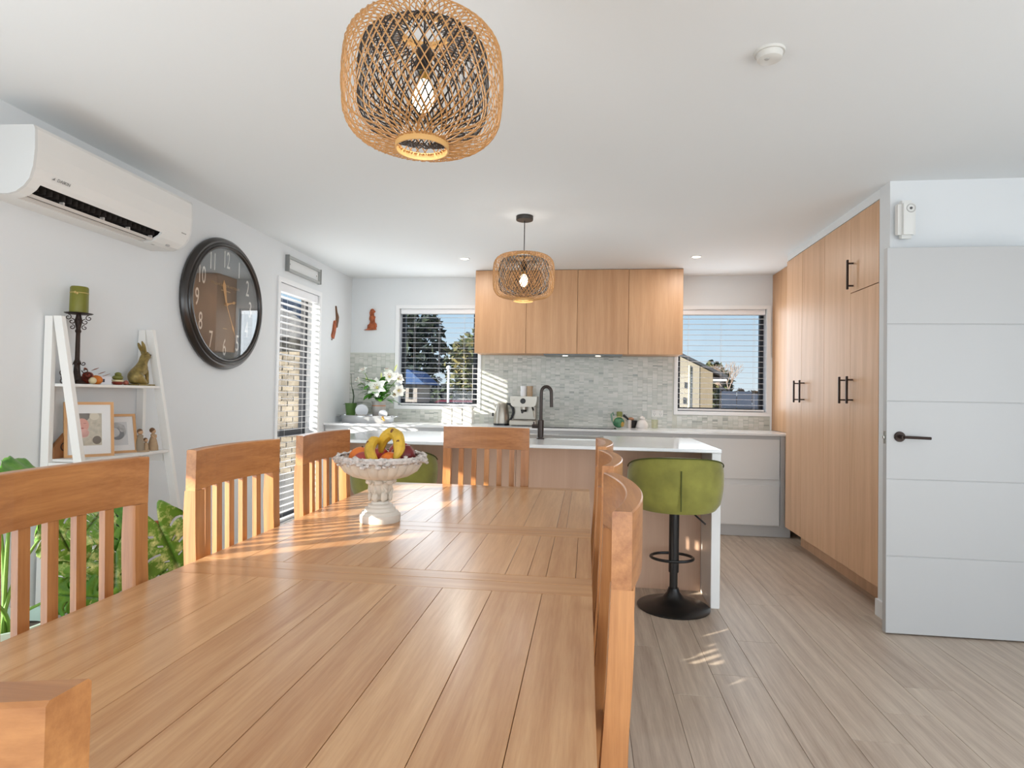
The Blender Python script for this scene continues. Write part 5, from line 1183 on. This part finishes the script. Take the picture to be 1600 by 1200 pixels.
def banana(pts, rad, label, spots):
    t = thing('banana', label, 'banana', (FS[0], FS[1], FZ), 0, 'bananas on the fruit stand')
    P = [Vector(p) for p in pts]
    # catmull resample
    out = []
    for i in range(len(P) - 1):
        p0 = P[max(i - 1, 0)]; p1 = P[i]; p2 = P[i + 1]; p3 = P[min(i + 2, len(P) - 1)]
        for q in range(5):
            u = q / 5; out.append(0.5 * ((2 * p1) + (-p0 + p2) * u + (2 * p0 - 5 * p1 + 4 * p2 - p3) * u * u + (-p0 + 3 * p1 - 3 * p2 + p3) * u ** 3))
    out.append(P[-1]); n = len(out); rr = [rad * min(1, 0.38 + 2.6 * min(i / (n - 1), 1 - i / (n - 1))) for i in range(n)]
    MB().tube(out, rr, 9).build('peel', BAN, t)
    MB().tube([out[-1], out[-1] + (out[-1] - out[-2]).normalized() * 0.012], [rad * 0.34, rad * 0.25], 7).build('tip', BTIP, t)
    s_ = MB()
    for (i, dx, dy, dz) in spots: s_.ball(out[i] + Vector((dx, dy, dz)) * rad * 0.74, rad * 0.42, sub=2, sc_=(0.9, 0.9, 1.2))
    if s_.v: s_.build('brown_spots', BSP, t)
banana([(0.005, -0.02, 0.075), (0.018, -0.03, 0.118), (0.045, -0.035, 0.140), (0.075, -0.055, 0.128), (0.087, -0.080, 0.090), (0.078, -0.092, 0.062)], 0.0195, 'spotted banana arching highest over the fruit stand and pointing down at its right', [(14, 0.7, -0.7, 0.1), (12, -0.2, -0.8, 0.5), (17, 0.1, -1, 0)])
banana([(0.012, -0.03, 0.112), (-0.008, -0.055, 0.113), (-0.010, -0.082, 0.085), (0.006, -0.098, 0.055), (0.012, -0.098, 0.035)], 0.0175, 'shorter banana hanging down at the front centre of the fruit stand', [(7, -0.6, -0.7, 0.3)])

# ------------------------------------------------------------------ outside the windows
GR = mat('lawn', (96, 104, 60), 0.95, var=0.2, vscale=0.8)
gd = MB().box(-60, 60, -30, 90, -0.42, -0.40).build('ground', mat('driveway', (128, 126, 120), 0.95, var=0.1, vscale=0.6)); struct(gd)
st_e = MB().box(XL - 0.75, XL - 0.16, 3.9, 7.5, 2.28, 2.34); struct(st_e.build('trim_3', mat('soffit', (196, 184, 160), 0.7)))
# pale clad neighbour wall seen through the narrow left window
nh = thing('neighbour_house', 'pale brick house seen through the narrow left window blind', 'building', (-8.6, 11.0, -0.4))
MB().box(-6.0, 3.4, 0, 2.5, 0, 2.65).build('wall_core', mat('mortar', (140, 134, 124), 0.9), nh)
bk = MB(); rnd = random.Random(2)
for r in range(26):
    x = -2.6 + (0.12 if r % 2 else 0)
    while x < 3.38:
        x1 = min(x + 0.23, 3.4); d = rnd.uniform(0.010, 0.018); bk.box(x, x1 - 0.012, -d, 0, 0.02 + r * 0.1, 0.02 + r * 0.1 + 0.088, mi=rnd.randint(0, 2)); x += 0.24
b_ = bk.build('brickwork', [mat('brick_cream', (150, 140, 124), 0.85), mat('brick_pale', (136, 126, 110), 0.85), mat('brick_grey', (120, 112, 100), 0.85)], nh); b_['kind'] = 'stuff'
MB().prism([(-6.3, 2.62), (3.8, 2.62), (2.4, 3.5), (-6.3, 3.5)], -0.5, 2.8, 'Y').build('roof', mat('roof_grey', (90, 92, 96), 0.8), nh)
# right window: house with mono-pitch gable, fence, tree, shrubs
h2 = thing('cream_house', 'cream rendered house with dark sloping roof through the right back window', 'building', (2.0, 20.0, -0.4))
def gable(name, x0, x1, z0, z1, y0, y1, m): return MB().prism([(x0, 0), (x1, 0), (x1, z1), (x0, z0)], y0, y1, 'Y').build(name, m, h2)
gable('render_wall', -1.4, 1.64, 4.18, 2.68, 0, 5, mat('cream_render', (146, 140, 126), 0.8))
gable('clad_wall', 1.6405, 2.06, 2.68, 2.47, 0.02, 5, mat('beige_clad', (124, 114, 96), 0.8))
MB().prism([(-1.6, 4.30), (2.50, 2.285), (2.50, 2.38), (-1.6, 4.40)], -0.12, 5.2, 'Y').build('roof', mat('roof_dark', (56, 60, 66), 0.7), h2)
MB().box(2.07, 2.48, -0.10, 4.5, 2.20, 2.26).build('soffit', TRIM, h2)
for x, z in ((1.12, 1.45), (1.16, 1.95)): MB().bbox(x, x + 0.09, -0.05, 0, z, z + 0.2, 0.01).build('wall_lamp', BLACK, h2)
MB().tube([(1.30, -0.05, 0), (1.30, -0.05, 2.7)], 0.035, 8).build('downpipe', mat('pipe', (214, 204, 172), 0.6), h2)
fn = thing('panel_fence', 'dark blue-grey panel fence through the right back window', 'fence', (3.9, 17.5, -0.4))
mf = mat('fence_blue', (48, 60, 78), 0.7)
for i in range(3):
    MB().box(i * 0.42 - 0.1, i * 0.42 + 0.30, 0, 0.03, 0, 1.84 - (0.06 if i == 2 else 0.0)).build('fence_panel', mf, fn)
MB().box(-0.1, 1.15, -0.03, 0, 0.3, 0.38).box(-0.1, 1.15, -0.03, 0, 1.4, 1.48).build('rails', mf, fn)
MB().box(1.0, 1.10, -0.08, -0.03, 0, 1.7).build('post', mat('post_tan', (170, 160, 146), 0.8), fn)
def tree(label, loc, h, crown, trunk, cm, n=260, bs=0.5, seed=1, tm_=None):
    t = thing('tree', label, 'tree', loc)
    MB().tube([(0, 0, 0), (0.05, 0, h * 0.3), (0, 0.05, h * 0.62)], [trunk, trunk * 0.8, trunk * 0.5], 8).build('trunk', tm_ or mat('bark', (98, 82, 66), 0.9), t)
    rq = random.Random(seed); mb = MB()
    for i in range(n):
        # leafy clumps spread through the crown volume
        while True:
            u = Vector((rq.uniform(-1, 1), rq.uniform(-1, 1), rq.uniform(-1, 1)))
            if u.length < 1: break
        c, (rx, rz) = crown(u)
        p = Vector((u.x * rx, u.y * rx, c + u.z * rz)); s_ = bs * rq.uniform(0.4, 1.0)
        for q in range(3):
            a = Vector((rq.uniform(-1, 1), rq.uniform(-1, 1), rq.uniform(-0.7, 0.7))); b = a.cross(Vector((rq.uniform(-1, 1), rq.uniform(-1, 1), rq.uniform(-1, 1)))).normalized(); a.normalize()
            k2 = len(mb.v); pq = p + Vector((rq.uniform(-1, 1), rq.uniform(-1, 1), rq.uniform(-1, 1))) * s_ * 0.5
            mb.v += [tuple(pq + a * s_), tuple(pq + b * s_ * 0.45), tuple(pq - a * s_), tuple(pq - b * s_ * 0.45)]; mb.f.append([k2, k2 + 1, k2 + 2, k2 + 3]); mb.sm.append(False); mb.mi.append(rq.randint(0, len(cm) - 1))
    o = mb.build('foliage', cm, t); o['kind'] = 'stuff'
    return t
TG = [mat('fol_dark', (46, 60, 42), 0.9), mat('fol_mid', (78, 90, 56), 0.9), mat('fol_olive', (90, 90, 54), 0.9)]
TO = [mat('fol_olive', (90, 90, 54), 0.9), mat('fol_gold', (120, 112, 66), 0.9), mat('fol_mid', (78, 90, 56), 0.9)]
TD = [mat('fol_blue', (40, 54, 52), 0.9), mat('fol_dark', (46, 60, 42), 0.9)]
def con(c, rx, rz): return lambda u: (c, (rx * (1 - 0.55 * (u.z * 0.5 + 0.5)), rz))
def rnd_(c, rx, rz): return lambda u: (c, (rx, rz))
tree('tall dark conifer at the left side of the left back window', (-10.8, 36, -0.4), 8.5, con(5.0, 2.8, 3.6), 0.25, TD, 700, 0.42, 1)
tree('broad olive green tree right of the conifer through the left back window', (-6.6, 35, -0.4), 5.5, rnd_(3.3, 2.0, 2.1), 0.2, TG, 600, 0.32, 2)
tree('golden green bush at the right side of the left back window', (-5.1, 27, -0.4), 4.5, rnd_(2.9, 1.15, 1.7), 0.15, TO, 420, 0.25, 3)
tree('rounded evergreen rising behind the cream house roof', (6.1, 30, -0.4), 4, rnd_(2.2, 0.85, 1.3), 0.2, [TG[0], TG[1], TG[2]], 500, 0.26, 4)
tree('low autumn shrub over the fence near the cream house', (5.9, 23, -0.4), 2.0, rnd_(1.2, 1.2, 0.75), 0.08, [mat('fol_gold', (120, 112, 66), 0.9), mat('fol_pinkish', (150, 130, 112), 0.9)], 260, 0.2, 5)
bt_ = thing('bare_tree', 'leafless winter tree over the fence right of the cream house', 'tree', (6.7, 27.5, -0.4))
mb = MB(); rq = random.Random(8)
def branch(p, d, L_, r, dep):
    q = p + d * L_; mb.tube([p, (p + q) / 2 + Vector((rq.uniform(-1, 1), rq.uniform(-1, 1), 0)) * L_ * 0.06, q], [r, r * 0.85, r * 0.65], 4)
    if dep == 0: return
    for i in range(3):
        dd = (d + Vector((rq.uniform(-0.75, 0.75), rq.uniform(-0.75, 0.75), rq.uniform(0, 0.5)))).normalized(); branch(q, dd, L_ * 0.72, r * 0.62, dep - 1)
branch(Vector((0, 0, 0)), Vector((0, 0, 1)), 1.15, 0.07, 5)
mb.build('branches', mat('bare_bark', (150, 132, 118), 0.9), bt_)
hg = thing('dark_hedge', 'long dark hedge behind the street through the left back window', 'hedge', (-8, 29.5, -0.4))
mb = MB().box(-6, 6, 0, 0.9, 0, 2.0); rq = random.Random(4)
for i in range(500):
    p = Vector((rq.uniform(-6, 6), rq.uniform(-0.15, 0.0), rq.uniform(0, 2.2))); a = Vector((rq.uniform(-1, 1), rq.uniform(-0.3, 0.3), rq.uniform(-1, 1))).normalized() * 0.2; b = Vector((-a.z, 0.05, a.x)) * 0.5
    k2 = len(mb.v); mb.v += [tuple(p + a), tuple(p + b), tuple(p - a), tuple(p - b)]; mb.f.append([k2, k2 + 1, k2 + 2, k2 + 3]); mb.sm.append(False); mb.mi.append(rq.randint(0, 1))
o = mb.build('foliage', [mat('hedge_dark', (44, 50, 54), 0.95), mat('fol_dark', (46, 60, 42), 0.9)], hg); o['kind'] = 'stuff'
bh = thing('blue_roof_shed', 'small white shed with a bright blue roof through the left back window', 'building', (-7.55, 24.0, -0.4))
MB().box(-0.9, 0.55, 0, 2, 0, 2.05).build('wall', mat('shed_wall', (150, 146, 142), 0.8), bh)
MB().prism([(-1.1, 2.02), (0.95, 2.02), (0.25, 2.62), (-0.8, 2.62)], -0.3, 2.3, 'Y').build('roof', mat('roof_blue', (30, 72, 124), 0.6), bh)
for x in (-0.2, 0.2): MB().box(x, x + 0.16, -0.02, 0, 1.4, 1.9).build('window', BLACK, bh)
pc = thing('red_car', 'dark red parked car low in the left back window', 'car', (-4.70, 22, -0.4))
MB().prism([(-1.9, 0.3), (1.9, 0.3), (1.95, 0.75), (1.1, 0.95), (0.6, 1.4), (-0.9, 1.4), (-1.5, 0.95), (-1.95, 0.85)], 0, 1.6, 'Y').build('body', mat('car_red', (92, 44, 58), 0.3), pc)
MB().prism([(-1.25, 0.97), (0.9, 0.97), (0.5, 1.33), (-0.85, 1.33)], -0.01, 1.61, 'Y').build('windows', mat('car_glass', (60, 70, 80), 0.1), pc)
for x in (-1.2, 1.2): MB().lathe([(0.001, 0), (0.31, 0), (0.31, 0.2), (0.001, 0.2)], 20, Matrix.Rotation(-PI / 2, 4, 'X')).build('wheel', BLACK, pc, (x, -0.02, 0.31))
MB().box(-1.95, -1.80, -0.01, 0.3, 0.72, 0.84).build('headlamp', mat('lamp_white', (240, 236, 230), 0.2), pc)
gh = thing('pale_blue_glasshouse', 'pale blue glassy shelter behind the parked car', 'shelter', (-4.25, 23.9, -0.4))
MB().box(-0.35, 0.30, 0, 1.2, 0, 2.8).build('panels', mat('pale_blue', (96, 122, 132), 0.3), gh)
MB().box(-0.4, -0.35, -0.02, 1.2, 0, 2.85).box(0.3, 0.35, -0.02, 1.2, 0, 2.85).build('posts', TRIM, gh)
lp = thing('street_post', 'thin white post standing outside the left back window', 'post', (-4.85, 20.5, -0.4))
MB().tube([(0, 0, 0), (0, 0, 2.5)], 0.045, 8).build('pole', TRIM, lp); MB().ball((0, 0, 2.55), 0.09).build('cap', TRIM, lp)

bpy.context.view_layer.update()
